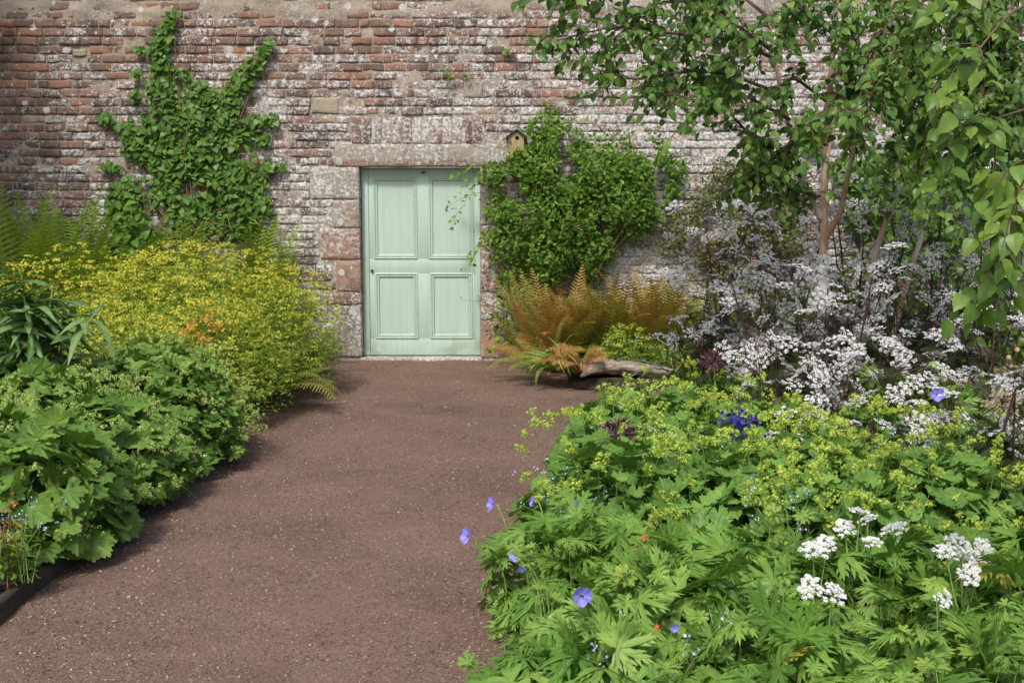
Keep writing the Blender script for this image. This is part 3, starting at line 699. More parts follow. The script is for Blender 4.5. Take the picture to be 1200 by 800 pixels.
# small plants rooted in the wall joints
def sprig(label, px, py, n=26, sp=.09, sz=.045):
    r = RNG(); c = W(px, py, YW - .03); G = Geo()
    P = c + np.stack([r.normal(0, sp, n), -np.abs(r.normal(.02, .03, n)), r.normal(0, sp * .35, n)], -1)
    mixscatter(G, T_ell, r, P, nrm(rv(r, n) * [1, .5, .7] + [0, -.3, .2]), nrm(rv(r, n, .4) + [0, -.7, .7]), r.uniform(.6, 1.2, n) * sz, r.random(n) * .6 + .4)
    G.stems(np.tile(c + [0, .04, 0], (n, 1)), P, (P + c) / 2 + [0, -.03, .01], .002, .001, 2, 3)
    tag(obj('wall_weed', G, M['hon'], loc=tuple(c)), label, 'weed', 'weeds rooted in the wall joints')
sprig('tiny green weed growing in brick joints high above the door', 526, 90, 20, .07)
sprig('small sprig of green leaves on bare brick under birch branch tip', 545, 88, 12, .06)
sprig('single leafy sprig on the wall nearest the birch branch tip', 594, 60, 16, .035)
sprig('green weed on pale brick just below the birch leaves', 680, 112, 14, .04, .05)
sprig('little weed on the brick joints above the bird box', 640, 125, 9, .04, .04)

# =================================================================== DOOR
YD = YW + .15
door = thing('garden_door', 'pale green painted four-panel wooden door in the brick wall', 'door', (-.957, YD, .03))
G = Geo(); zb, zt = .035, 2.012
for a, b in ((DX0 + .006, DX0 + .075), (DX1 - .065, DX1 - .006)): G.box(a, b, YD - .012, YD + .05, zb, zt, .004, .1)
obj('stile', G, M['door'], door)
pan = [(437, 208, 488, 304), (502, 208, 554, 304), (438, 321, 488, 399), (503, 321, 553, 399)]
pr = [(qx(a) , qx(c), qz(d), qz(b)) for a, b, c, d in pan]
G = Geo()      # rails and muntin, butted end to end
xa, xb = DX0 + .077, DX1 - .067
zs = [zb, pr[2][2], pr[2][3], pr[0][2], pr[0][3], zt]
G.box(xa, xb, YD, YD + .045, zs[0], zs[1], .002, .2); G.box(xa, xb, YD, YD + .045, zs[2], zs[3], .002, .12); G.box(xa, xb, YD, YD + .045, zs[4], zs[5], .002, .15)
for (za, zc, p, q) in ((zs[1], zs[2], pr[2], pr[3]), (zs[3], zs[4], pr[0], pr[1])):
    for a, b in ((xa, p[0]), (p[1], q[0]), (q[1], xb)): G.box(a, b, YD + .0005, YD + .0445, za, zc, .0015, .1)
obj('rail', G, M['door'], door)
for (a, b, z0, z1) in pr:
    G = Geo(); Gm = Geo()
    prof = [(-.004, .004, .25), (-.002, -.008, .15), (.006, -.013, .1), (.014, -.011, .1), (.017, -.003, .42), (.019, -.001, .45), (.028, -.007, .12), (.037, -.005, .15), (.041, .007, .42), (.046, .010, .3)]
    def rings(G, prof, cap):
        V, F, T = [], [], []
        for o_, y_, t_ in prof:
            V += [(a + o_, YD + y_, z0 + o_), (b - o_, YD + y_, z0 + o_), (b - o_, YD + y_, z1 - o_), (a + o_, YD + y_, z1 - o_)]; T += [t_] * 4
        for i in range(len(prof) - 1):
            for j in range(4): F.append((i * 4 + j, i * 4 + (j + 1) % 4, i * 4 + 4 + (j + 1) % 4, i * 4 + 4 + j))
        if cap: F.append(tuple((len(prof) - 1) * 4 + j for j in range(4)))
        G.faces(V, F, T)
    rings(G, [(.046, .010, .3), (.050, .0105, .05), (.10, .009, 0.0)], True); rings(Gm, prof, False)
    p = obj('panel', G, M['door'], door, smooth=False); obj('moulding', Gm, M['door'], p, smooth=False)
def knob(name, c, rr, dep, mat, par):
    G = Geo(); V, F = [], []; n = 12; pf = [(rr, 0), (rr, -dep * .25), (rr * .45, -dep * .35), (rr * .5, -dep * .6), (rr * .9, -dep * .7), (rr * .85, -dep * .95), (0.0005, -dep)]
    for q, y_ in pf:
        for j in range(n): V.append((c[0] + q * math.cos(2 * PI * j / n), c[1] + y_, c[2] + q * math.sin(2 * PI * j / n)))
    for i in range(len(pf) - 1):
        for j in range(n): F.append((i * n + j, i * n + (j + 1) % n, i * n + n + (j + 1) % n, i * n + n + j))
    G.faces(V, F); return obj(name, G, mat, par)
knob('handle', (qx(436) - .016, YD, qz(318)), .014, .03, M['iron'], door)
G = Geo(); c = (qx(494), YD - .002, qz(203)); G.tube([c, (c[0], c[1] - .03, c[2]), (c[0] + .05, c[1] - .035, c[2] + .003)], [.009, .008, .005], 8); obj('hook', G, M['iron'], door)
G = Geo(); G.box(qx(428), qx(428) + .004, YD - .0135, YD - .012, qz(372), qz(300), 0); 
G = Geo(); G.box(DX0 - .02, DX1 + .02, YW - .05, YW + .4, -.06, .022, .012)
tag(obj('doorstep', G, M['coping']), 'worn pale stone step under the green door', 'step')

# =================================================================== BIRD BOX
bb = W(605, 168, YW - .16); bxs = thing('bird_box', 'small weathered wooden bird box with a round hole on the wall', 'bird box', tuple(bb - [0, 0, .13]))
G = Geo(); w = .078
x0, x1, y0 = bb[0] - w, bb[0] + w, bb[1]
zb_, ze, zp = bb[2] - .125, bb[2] + .07, bb[2] + .125
def prism(G, xa, xb, ya, yb):
    cx_ = (xa + xb) / 2; V = []
    for y_ in (ya, yb): V += [(xa, y_, zb_), (xb, y_, zb_), (xb, y_, ze), (cx_, y_, zp), (xa, y_, ze)]
    G.faces(V, [(0, 1, 2, 3, 4), (9, 8, 7, 6, 5)] + [(j, 5 + j, 5 + (j + 1) % 5, (j + 1) % 5) for j in range(5)])
prism(G, x0 + .004, x1 - .004, y0 + .016, YW - .01); obj('body', G, M['boxwood'], bxs, smooth=False)
G = Geo(); prism(G, x0, x1, y0, y0 + .014); fp = obj('front_panel', G, M['boxwood'], bxs, smooth=False)
G = Geo(); G.tube([(bb[0] + .008, y0 - .003, bb[2] + .055), (bb[0] + .008, y0 + .004, bb[2] + .055)], .021, 16); obj('entrance_hole_shade', G, M['black'], fp)  # no opening is cut: a black disc paints the shade inside the hole
G = Geo()
for sg in (-1, 1):
    V = []
    for y_ in (y0 - .03, YW - .005):
        for (dx, dz) in ((0, .006), (sg * (w + .03), -.055 - .02), (sg * (w + .03), -.055 - .008), (0, .020)): V.append((bb[0] + dx, y_, zp + dz + (.0006 if sg > 0 else 0)))
    G.faces(V, [(0, 1, 2, 3), (7, 6, 5, 4)] + [(j, 4 + j, 4 + (j + 1) % 4, (j + 1) % 4) for j in range(4)])
obj('roof', G, M['felt'], bxs, smooth=False)
G = Geo(); G.box(bb[0] - .03, bb[0] + .03, YW - .06, YW - .012, zb_ - .10, zb_ - .004, .004); obj('bracket', G, M['log'], bxs)

# =================================================================== LOG
lg = W(740, 452, 10.02)
log = thing('fallen_log', 'weathered grey gnarled log lying along the edge of the wall bed', 'log', (lg[0], 10.0, .12))
r = RNG(); n = 40; t = np.linspace(0, 1, n); G = Geo()
pts = np.stack([.60 + 1.8 * t, 9.97 + .05 * np.sin(t * 7) - .05 * t, .165 + .03 * np.sin(t * 5 + 1) - .03 * t], -1)
G.tube(pts, (.054 + .016 * np.sin(t * 9) * (1 - t) - .02 * t) * np.clip(t * 12 + .55, 0, 1), 16, rough=.45, seed=3); obj('trunk', G, M['log'], log)
G = Geo(); G.tube([(.80, 9.95, .2), (.68, 9.86, .19), (.60, 9.84, .13)], [.05, .04, .012], 9, rough=.4, seed=9); obj('branch_stub', G, M['log'], log)

# =================================================================== PLANT BUILDERS
def wall_climber(name, label, discs, nper, mat, Ts, size, base, thick, cat='climber', stems=40, down=.5, stemmat='rstem', mixj=.35, group=None, pend=None, fuzz=.05, gap=.32):
    """discs: (px, py, radius px) on the wall."""
    r = RNG(); c0 = W(base[0], base[1], YW - .1); c0[2] = max(.1, c0[2]) if base[1] < 430 else .1
    root = thing(name, label, cat, tuple(c0), group); G = Geo(); S = Geo()
    ar = np.array([d[2] ** 2 for d in discs], float); k = r.choice(len(discs), nper, p=ar / ar.sum()); D = np.array(discs, float)[k]
    a = r.uniform(0, 2 * PI, nper); q = np.sqrt(r.random(nper)) * D[:, 2] * (1 + .25 * r.normal(0, .5, nper))
    loose = r.random(nper) < fuzz; q = np.where(loose, D[:, 2] * r.uniform(.9, 1.4, nper), q)
    px, py = D[:, 0] + q * np.cos(a), D[:, 1] + q * np.sin(a)
    ok = fbm(px / 22, py / 22, 77, 2) > -gap; px, py, q, D = px[ok], py[ok], q[ok], D[ok]; nper = len(px)
    mid = np.clip(1 - q / D[:, 2], .05, 1)
    dep = thick * (.12 + r.random(nper) * mid ** .6 * np.clip(D[:, 2] / 40, .3, 1))
    P = np.array([W(x_, y_, YW - .03) for x_, y_ in zip(px, py)]); P[:, 1] -= dep
    P[:, 2] = np.maximum(P[:, 2], .12)
    nr = nrm(np.array([0, -.75, .55]) + rv(r, nper, mixj)); d = nrm(np.array([0, -.25, -down]) + rv(r, nper, .5) * [1, .4, .7])
    mixscatter(G, Ts, r, P, d, nr, size * r.uniform(.55, 1.2, nper), np.clip(r.beta(1.6, 2, nper), 0, 1))
    # woody stems tracing the discs
    prev = c0
    idx = r.choice(nper, min(stems, nper), replace=False); P1 = P[idx]; P0 = np.tile(c0, (len(P1), 1)); P0[:, 0] += r.normal(0, .1, len(P1))
    m = r.random(len(P1)) < .75
    P0[m] = P[r.integers(0, nper, m.sum())]; far = np.linalg.norm(P0 - P1, axis=1) > 1.0; P0[far & m] = P1[far & m] + rv(r, (far & m).sum(), .15)
    S.stems(P0, P1, (P0 + P1) / 2 + [0, -.02, .05], .006, .003, 5, 4)
    kk = min(len(discs), 14); dd = np.array([W(q_[0], q_[1], YW - .05) for q_ in discs[::max(1, len(discs) // kk)]]); S.stems(np.tile(c0, (len(dd), 1)), dd, (c0 + dd) / 2 + [0, 0, .1], .008, .004, 8, 5)
    if pend:                                                        # loose sprays hanging in front
        for (ax, ay, bx_, by_, nl, ss) in pend:
            A, B = W(ax, ay, YW - .25), W(bx_, by_, YW - .22); ct = (A + B) / 2 + [0, -.08, .08]
            S.stems([A], [B], [ct], .004, .0015, 8, 3)
            t = r.uniform(.15, 1, nl)[:, None]; Q = (1 - t) ** 2 * A + 2 * t * (1 - t) * ct + t * t * B + rv(r, nl, .025)
            mixscatter(G, Ts, r, Q, nrm(B - A + rv(r, nl, .6)), nrm(rv(r, nl, .5) + [0, -.6, .6]), ss * r.uniform(.6, 1.1, nl), r.random(nl) * .7 + .3)
    obj('stem', S, M[stemmat], root); obj('foliage', G, M[mat], root)
    return root
def fern(label, c, nf, length, spread, mat='fernG', tint=(.2, .8), lean=(0, 0), Ts=None, group=None, flat=.35, name='fern', tipgrad=1.0):
    r = RNG(); root = thing(name, label, 'fern', tuple(c), group)
    a = r.uniform(0, 2 * PI, nf); o = np.stack([np.cos(a), np.sin(a), np.zeros(nf)], -1); st = flat * (.35 + r.random(nf))
    d = nrm(o * st[:, None] + np.array([lean[0], lean[1], 1.0])); nn = nrm(-o + np.array([0, 0, st[:, None].mean()]))
    P = np.array(c)[None] + o * r.random((nf, 1)) * spread
    G = Geo(); Ts = Ts or T_frond; k = r.integers(0, len(Ts), nf); R = frames(d, nn); tt = r.uniform(tint[0], tint[1], nf); L_ = length * r.uniform(.65, 1.12, nf)
    for i, T in enumerate(Ts):
        m = k == i
        if m.any(): G.scatter(T, P[m], R[m], L_[m], tt[m], 0, T.grad * tipgrad)
    obj('frond', G, M[mat], root, kind=None)
    S = Geo(); S.stems(P - [0, 0, .05], P + d * .08, P + d * .03, .006, .005, 2, 4); obj('crown', S, M['rstem'], root)
    return root
def spurge(label, c, rx, ry, h, nl, nfl, tint=(.0, .85), group='yellow-green spurge clumps', orange=None):
    r = RNG(); root = thing('spurge', label, 'spurge', tuple(c), group); G = Geo(); S = Geo(); B = Geo()
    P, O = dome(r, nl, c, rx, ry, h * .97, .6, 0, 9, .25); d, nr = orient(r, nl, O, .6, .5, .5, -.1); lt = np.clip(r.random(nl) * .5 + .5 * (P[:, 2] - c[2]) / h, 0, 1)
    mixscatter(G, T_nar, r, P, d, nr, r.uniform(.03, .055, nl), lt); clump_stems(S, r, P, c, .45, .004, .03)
    nfl = int(nfl * 1.05); P, O = dome(r, nfl, c, rx, ry, h, .26, .22, 13, .31)
    P += O * .03
    for j in range(11):                                            # flat clusters of paired bracts
        off = rv(r, nfl, 1) * [.0185, .0185, .006]
        rr = r.uniform(.0095, .0155, nfl)
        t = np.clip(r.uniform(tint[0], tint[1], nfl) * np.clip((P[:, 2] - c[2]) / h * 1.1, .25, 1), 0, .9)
        if orange is not None: t = np.where(np.linalg.norm((P - orange) / [.16, .3, .14], axis=1) < 1, 1., t)
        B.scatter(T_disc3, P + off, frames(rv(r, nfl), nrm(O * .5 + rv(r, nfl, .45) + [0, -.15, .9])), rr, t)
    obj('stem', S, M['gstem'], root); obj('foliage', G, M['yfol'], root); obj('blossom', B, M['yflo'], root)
    return root
def lobe_clump(name, label, c, rx, ry, h, nl, size, Ts, mat, cat, group, sprays, flomat, ball_r=.011, rise=.06, per=5, spread=.03, low=-.05, shell=.4):
    r = RNG(); root = thing(name, label, cat, tuple(c), group); G = Geo(); S = Geo(); B = Geo()
    P, O = dome(r, nl, c, rx, ry, h, shell, low, 10, .25); d, nr = orient(r, nl, O, .65, .85, .38, .38)
    mixscatter(G, Ts, r, P, d, nr, size * np.clip(r.lognormal(-.1, .35, nl), .35, 1.35), np.clip(r.beta(2, 2.2, nl), 0, 1))
    clump_stems(S, r, P, c, .5, .0035, .35)
    if sprays:
        P, O = dome(r, sprays, c, rx * 1.02, ry * 1.02, h * 1.04, .22, .05, 8, .2); P += O * rise * r.uniform(.2, 1.2, (sprays, 1)); P[:, 2] += rise * .5
        clump_stems(S, r, P, c, .6, .003, .9)
        m = per * sprays; Q = np.repeat(P, per, 0) + rv(r, m, spread) * [1, 1, .6]
        nf = 12; QQ = np.repeat(Q, nf, 0); dd = nrm(rv(r, m * nf) + [0, 0, .35]); QQ = QQ + dd * ball_r * r.uniform(.6, 1.1, (m * nf, 1))
        B.scatter(T_disc3, QQ, frames(rv(r, m * nf), dd + rv(r, m * nf, .3)), r.uniform(.0045, .0075, m * nf) * ball_r / .011, np.repeat(r.random(m), nf) * .7 + r.random(m * nf) * .3)
    obj('stem', S, M['gstem'], root); obj('foliage', G, M[mat], root)
    if sprays: obj('blossom', B, M[flomat], root)
    return root
# flower meshes that are shared between plants
def flower_mesh():
    G = Geo()
    for j in range(5):
        a = 2 * PI * j / 5; d = np.array([[math.cos(a), math.sin(a), .28]]); G.scatter(T_petal, np.array([[math.cos(a) * .08, math.sin(a) * .08, 0]]), frames(d, np.array([[-.28 * math.cos(a), -.28 * math.sin(a), 1.]])), np.array([[1.15, 1.0, 1.0]]), .3 + .1 * j)
    G.scatter(T_ball, np.array([[0, 0, .05]]), np.eye(3)[None], .07, .9, 1)
    st = rv(np.random.default_rng(3), 8, 1); st[:, 2] = 2.2; st = nrm(st) * .28
    G.stems(np.zeros((8, 3)), st, st * .5, .012, .02, 2, 3, .9, 1)
    return G.mesh('cranesbill_flower', [M['gerflo'], M['dstem']], (0, 0, 0))
ME_GER = flower_mesh()
def umbel_mesh(seed, rad, nray, nfl, fr, cup=.25, compact=1.0, tint=(0, 1), T=T_disc, seedy=False):
    r = np.random.default_rng(seed); G = Geo()
    a = 2.4 * np.arange(nray) + r.uniform(0, 6); q = np.sqrt((np.arange(nray) + .6) / nray) * rad
    E = np.stack([q * np.cos(a), q * np.sin(a), rad * .55 - cup * q * q / rad + r.normal(0, rad * .05, nray)], -1)
    G.stems(np.zeros((nray, 3)), E, E * [.35, .35, .6], rad * .012, rad * .010, 3, 3, .5, 1)
    m = nray * nfl; c = np.repeat(E, nfl, 0); b = np.tile(2.4 * np.arange(nfl), nray) + np.repeat(r.uniform(0, 6, nray), nfl)
    ur = rad * .21 * compact; w = np.sqrt((np.tile(np.arange(nfl), nray) + .5) / nfl) * ur
    c = c + np.stack([w * np.cos(b), w * np.sin(b), ur * .5 - .4 * w * w / ur + r.normal(0, ur * .12, m)], -1)
    G.scatter(T, c, frames(rv(r, m), rv(r, m, .3) + [0, 0, 1]), fr * r.uniform(.75, 1.2, m), r.uniform(*tint, m), 0)
    return G.mesh('umbel', [M['umb'] if not seedy else M['seed'], M['dstem'] if not compact > 1.01 else M['gstem']], (0, 0, 0))
ME_UMB = [umbel_mesh(s, .055, 13, 13, .0046, tint=(.2, 1), T=T_disc) for s in (1, 2, 3)]
ME_UMBG = [umbel_mesh(s, .05, 11, 13, .0044, tint=(0, .4), T=T_disc3) for s in (4,)]
ME_VAL = [umbel_mesh(s, .06, 14, 22, .0058, cup=.45, compact=1.15, tint=(.4, 1)) for s in (5, 6)]
ME_SEED = umbel_mesh(7, .07, 16, 16, .0045, cup=.5, compact=1.0, seedy=True)
def ravenswing(label, px, pyt, Y, wpx, hpx, nh, base_dx=0, sc=1.0, greyish=.2, seedn=0):
    """Dark-stemmed cow parsley: the head cloud spans the box centred on px, from pyt down hpx."""
    nh = int(nh * 1.5); greyish *= .55
    r = RNG(); top = W(px, pyt, Y); c = np.array([top[0] + base_dx, Y, .1])
    root = thing('cow_parsley', label, 'cow parsley', tuple(c), 'dark stemmed cow parsley plants')
    S = Geo(); Lf = Geo(); pm = Y / F_PX
    k = max(6, nh // 7); main = np.stack([top[0] + r.uniform(-.5, .5, k) * wpx * pm, Y + r.normal(0, .22, k), top[2] - r.random(k) * hpx * .8 * pm - .05], -1)
    base = c + np.stack([r.normal(0, .06, k), r.normal(0, .06, k), np.full(k, -.05)], -1)
    ct = base * .45 + main * .55; ct[:, 2] = base[:, 2] * .35 + main[:, 2] * .65
    S.stems(base, main, ct, .008, .004, 7, 5, r.random(k))
    ids = r.integers(0, k, nh); t = r.uniform(.55, .98, nh)[:, None]
    A = (1 - t) ** 2 * base[ids] + 2 * t * (1 - t) * ct[ids] + t * t * main[ids]
    E = np.stack([top[0] + r.uniform(-.55, .55, nh) * wpx * pm, Y + r.normal(0, .25, nh), top[2] - r.random(nh) * hpx * pm], -1)
    E = .12 * (A + [0, 0, .12]) + .88 * E
    lo = np.linalg.norm(E - A, axis=1) > .8; E[lo] = A[lo] + nrm(E[lo] - A[lo]) * .8 * r.uniform(.6, 1, (lo.sum(), 1))
    S.stems(A, E - [0, 0, .0], (A + E) / 2 + np.stack([r.normal(0, .03, nh), r.normal(0, .03, nh), -.05 - .05 * r.random(nh)], -1), .0035, .0018, 4, 3, r.random(nh))
    obj('stem', S, M['dstem'], root)
    nl = 420; P, O = dome(r, nl, (c[0], Y, .1), wpx * pm * .36, .4, top[2] * .62, .8, .1); d, nr = orient(r, nl, O, .6, .3, .4, .2)
    Lf.scatter(T_frondW[0], P, frames(d, nr), r.uniform(.10, .2, nl), r.random(nl)); obj('foliage', Lf, M['dfol'], root)
    for j in range(nh):
        tl = nrm(np.array([r.normal(0, .22), r.normal(0, .22) - .22, 1.0])); R = frames(rv(r, 1), tl[None])[0]
        R = R[:, [0, 1, 2]]
        me = ME_SEED if j < seedn else (ME_UMBG[0] if r.random() < greyish else ME_UMB[r.integers(0, 3)])
        inst('flower_head', me, root, E[j], R, sc * r.uniform(.85, 1.35))
    return root
def cranesbill(label, c, rx, ry, h, nl, flowers=(), size=.15, buds=()):
    r = RNG(); root = thing('cranesbill', label, 'cranesbill', tuple(c), 'cranesbill clumps in the right border'); G = Geo(); S = Geo()
    nl = int(nl * 1.3); P, O = dome(r, nl, c, rx, ry, h, .5, -.02, 8, .22); d, nr = orient(r, nl, O, .85, .6, .45, .12)
    for (fx, fy, fY, fs, face) in flowers:                          # leaves do not sit on top of a bloom
        q = W(fx, fy, fY); ok = np.minimum(np.linalg.norm(P - q, axis=1), np.linalg.norm(P - q - np.array([0, -.12, .05]), axis=1)) > .13; P, d, nr = P[ok], d[ok], nr[ok]
    nl = len(P)
    mixscatter(G, T_pal, r, P, d, nr, size * np.clip(r.lognormal(-.16, .40, nl), .3, 1.4), np.where(r.random(nl) < .015, 1., np.clip(r.beta(1.7, 1.9, nl) * .8, 0, .8))); clump_stems(S, r, P, c, .4, .0032, .8, nseg=6)
    nb = 11; Q, QO = dome(r, nb, c, rx * .9, ry * .9, h, .1, .25, 4, .2); E = Q + np.array([0, 0, 1]) * r.uniform(.05, .15, (nb, 1)) + QO * [.08, .08, 0]     # stalks with young leaf tufts
    S.stems(Q - [0, 0, .15], E, Q + [0, 0, .03], .0022, .0014, 5, 3, .8)
    QQ = np.repeat(E, 4, 0); m4 = len(QQ); mixscatter(G, T_pal, r, QQ, nrm(rv(r, m4) * [1, 1, .4] + [0, 0, .35]), nrm(rv(r, m4, .35) + [0, -.2, 1]), r.uniform(.025, .05, m4), r.uniform(.5, .85, m4))
    ctr = np.array(c)
    for (fx, fy, fY, fs, face) in flowers:
        q = W(fx, fy, fY); b = np.array([q[0] * .7 + ctr[0] * .3, fY * .8 + ctr[1] * .2 + .05, .12 + .2 * r.random()])
        f = nrm(np.array(face, float)); e = q - f * .012
        S.stems([b], [e], [(b + e) / 2 + [(q[0] - b[0]) * .25, 0, .12]], .0036, .0028, 8, 5, .9)
        inst('flower', ME_GER, root, q, frames(np.array([[.3, .1, 1.]]), f[None])[0], fs)
    obj('stem', S, M['gstem'], root); obj('foliage', G, M['ger'], root)
    return root
def small_stemmed(name, label, cat, c, n, h, spr, leafm, Ts, lsize, petal, psize, nb, group=None, per=8, cl=.012, leaf_n=None, stem='gstem'):
    """Little upright stems, leaves along them and a cluster of petals at each tip."""
    r = RNG(); root = thing(name, label, cat, tuple(c), group); G, S, B = Geo(), Geo(), Geo(); c = np.array(c, float)
    P0 = c + rv(r, n, spr * .35) * [1, 1, 0]; P1 = c + np.stack([r.normal(0, spr, n), r.normal(0, spr, n), h * r.uniform(.6, 1.1, n)], -1)
    ct = (P0 + P1) / 2 + [0, 0, h * .2]; S.stems(P0, P1, ct, .0028, .0014, 6, 4, r.random(n))
    k = leaf_n or n * 7; ii = r.integers(0, n, k); t = r.uniform(.05, .8, k)[:, None]; Q = (1 - t) ** 2 * P0[ii] + 2 * t * (1 - t) * ct[ii] + t * t * P1[ii]
    d = nrm(rv(r, k) * [1, 1, .3] + [0, 0, .35]); mixscatter(G, Ts, r, Q, d, nrm(rv(r, k, .3) + [0, 0, 1]), lsize * r.uniform(.6, 1.2, k), r.random(k))
    m = n * nb; tip = np.repeat(P1, nb, 0) + rv(r, m, cl * 2) * [1, 1, 1]; f = m * per
    dd = nrm(rv(r, f) + [0, -.2, .5]); B.scatter(T_disc, np.repeat(tip, per, 0) + rv(r, f, cl), frames(rv(r, f), dd), psize * r.uniform(.7, 1.2, f), r.random(f))
    obj('stem', S, M[stem], root); obj('foliage', G, M[leafm], root); obj('blossom', B, M[petal], root)
    return root
def leafy(name, label, cat, c, rx, ry, h, nl, size, Ts, mat, group=None, jit=.45, stem='gstem', shell=.6, down=.25, lump=.3):
    r = RNG(); root = thing(name, label, cat, tuple(c), group); G, S = Geo(), Geo()
    P, O = dome(r, nl, c, rx, ry, h, shell, 0, 10, lump); d, nr = orient(r, nl, O, .6, .6, jit, down)
    mixscatter(G, Ts, r, P, d, nr, size * r.uniform(.55, 1.2, nl), r.random(nl)); clump_stems(S, r, P, c, .3, .005, .12)
    obj('stem', S, M[stem], root); obj('foliage', G, M[mat], root); return root

def top(px, py, Y, z0=.1):
    p = W(px, py, Y); return (p[0], Y, z0), p[2] - z0
SEED[0] = 1000
# =================================================================== WALL CLIMBERS
wall_climber('climbing_hydrangea', 'heart-leaved climber fanning up the brick wall left of the green door', [
    (202, 15, 5), (199, 27, 7), (192, 43, 12), (188, 58, 13), (190, 78, 12), (190, 100, 15), (195, 120, 17), (165, 58, 5), (162, 84, 5), (160, 112, 7),
    (215, 88, 9), (232, 108, 13), (245, 118, 14), (270, 117, 13), (284, 97, 14), (292, 84, 11), (300, 74, 9), (308, 63, 8), (315, 52, 7), (126, 138, 6), (140, 146, 7), (155, 155, 13), (165, 170, 15),
    (128, 195, 6), (142, 196, 5), (300, 145, 11), (318, 139, 7), (290, 160, 11), (310, 161, 7), (190, 150, 26), (230, 142, 24), (262, 140, 19), (200, 185, 30), (240, 180, 31),
    (272, 175, 18), (215, 220, 34), (255, 220, 32), (290, 212, 20), (313, 194, 9), (328, 195, 5), (150, 228, 20), (138, 240, 16), (230, 255, 28), (280, 252, 27), (308, 238, 13), (152, 255, 22)],
    4000, 'hyd', T_heart, .072, (225, 300), .20, fuzz=.06, gap=.42, stems=40, down=.55, mixj=.3)
wall_climber('honeysuckle', 'dense small-leaved honeysuckle mounded on the wall beside the door', [
    (638, 150, 17), (622, 162, 13), (612, 186, 14), (790, 200, 12), (775, 225, 18), (650, 168, 27), (625, 195, 28), (600, 215, 24), (660, 205, 40), (620, 245, 36), (660, 250, 45), (600, 280, 28), (640, 290, 35), (680, 290, 28), (700, 200, 34),
    (745, 250, 24), (700, 290, 22), (755, 210, 26), (742, 190, 28), (765, 188, 20), (781, 205, 12), (720, 232, 38), (760, 235, 26), (700, 262, 28), (735, 268, 15), (575, 205, 14), (588, 250, 20), (582, 272, 13), (640, 318, 24), (600, 322, 16), (690, 312, 17)],
    17000, 'hon', T_ell, .052, (650, 400), .62, cat='shrub', stems=40, down=.15, mixj=.55, fuzz=.15, gap=.26,
    pend=[(580, 190, 527, 212, 26, .06), (575, 205, 545, 222, 18, .06), (570, 225, 521, 246, 14, .055), (545, 240, 528, 268, 12, .055), (585, 265, 548, 312, 30, .06), (572, 280, 556, 296, 16, .055), (592, 365, 541, 352, 4, .04),
          (640, 150, 645, 128, 10, .05), (600, 200, 585, 168, 12, .05), (765, 180, 772, 148, 12, .05), (745, 175, 735, 155, 8, .05), (660, 160, 690, 140, 9, .05)])
wall_climber('cotoneaster', 'bronze-green tiny-leaved shrub against the wall behind white cow parsley', [
    (850, 215, 24), (880, 230, 28), (828, 240, 20), (800, 268, 22), (840, 272, 30), (880, 275, 30), (788, 292, 16), (910, 240, 30), (920, 282, 27), (835, 305, 24), (880, 310, 30)],
    7500, 'cot', T_ell, .042, (860, 400), .55, cat='shrub', stems=60, down=.1, mixj=.55, fuzz=.12, gap=.2)
wall_climber('climbing_hydrangea', 'loose pale green climber on the wall behind the white-barked birch', [
    (845, 88, 17), (828, 108, 10), (950, 150, 22), (1060, 200, 38), (1105, 212, 36), (1150, 232, 30), (1020, 242, 34), (1090, 262, 40), (1000, 205, 22), (1180, 260, 30), (1050, 280, 34), (1230, 240, 40)],
    2000, 'hyd', T_heart, .085, (1060, 380), .28, stems=60, down=.5)

SEED[0] = 2000
# =================================================================== LEFT BORDER
GL = 'tall green ferns along the wall foot'
for lab, px, py, nf, ln in (('tall green fern against the wall at the left photo edge', 14, 220, 34, 1.62), ('tallest bright green fern, its tip standing up against the brick', 74, 212, 36, 1.66), ('green fern between the tallest fern and the heart-leaved climber', 128, 232, 34, 1.5)):
    c, h = top(px, py, 11.1); fern(lab, c, nf, h * .98, .30, 'fernG', (.1, .75), flat=.26, Ts=T_plume, group=GL)
c, h = top(275, 268, 11.15); fern('upright green fern under the wall climber behind yellow spurge', c, 54, h * 1.06, .40, 'fernG', (.3, .9), flat=.24, Ts=T_plume, group=GL)
c, h = top(320, 300, 11.3); fern('shorter fern at the wall beside the stone door jamb', c, 24, h * 1.0, .24, 'fernG', (.2, .7), flat=.3, Ts=T_plume, group=GL)
c, h = top(10, 300, 10.2); fern('low dark fern below the tall ferns by the photo edge', c, 24, h * 1.0, .3, 'fernG', (0, .4), flat=.8, Ts=T_frondW, group=GL)
c, h = top(165, 235, 11.35); leafy('hydrangea_bush', 'dark leafy bush between the tall ferns and the climber foot', 'bush', c, .38, .3, h, 700, .10, T_heart, 'hyd', shell=.5)
for lab, px, py, Y, rx, ry, nl, nf, org in (
    ('slender yellow-green spurge rising behind the others below the climber', 214, 250, 10.5, .40, .35, 1500, 330, None),
    ('broad golden spurge mound nearest the green door', 312, 318, 9.6, .56, .7, 3600, 760, None),
    ('golden spurge mound in the middle of the yellow drift', 240, 298, 9.3, .80, .7, 4200, 950, None),
    ('golden spurge mound below the tallest green fern', 150, 290, 9.5, .75, .7, 3800, 900, None),
    ('spurge mound at the far left end of the yellow drift', 55, 330, 8.9, .70, .6, 3400, 650, None),
    ('spurge with a patch of orange bracts above the lobed leaves', 255, 352, 8.35, .52, .6, 3000, 720, W(236, 385, 7.9)),
    ('sunlit front spurge beside the drooping lance-leaved plant', 160, 355, 8.2, .62, .65, 3200, 800, None)):
    c, h = top(px, py, Y); spurge(lab, c, rx, ry, h, nl, nf, tint=(.05, .85), orange=org)
GM = 'lobed-leaf mallow clumps in the left border'
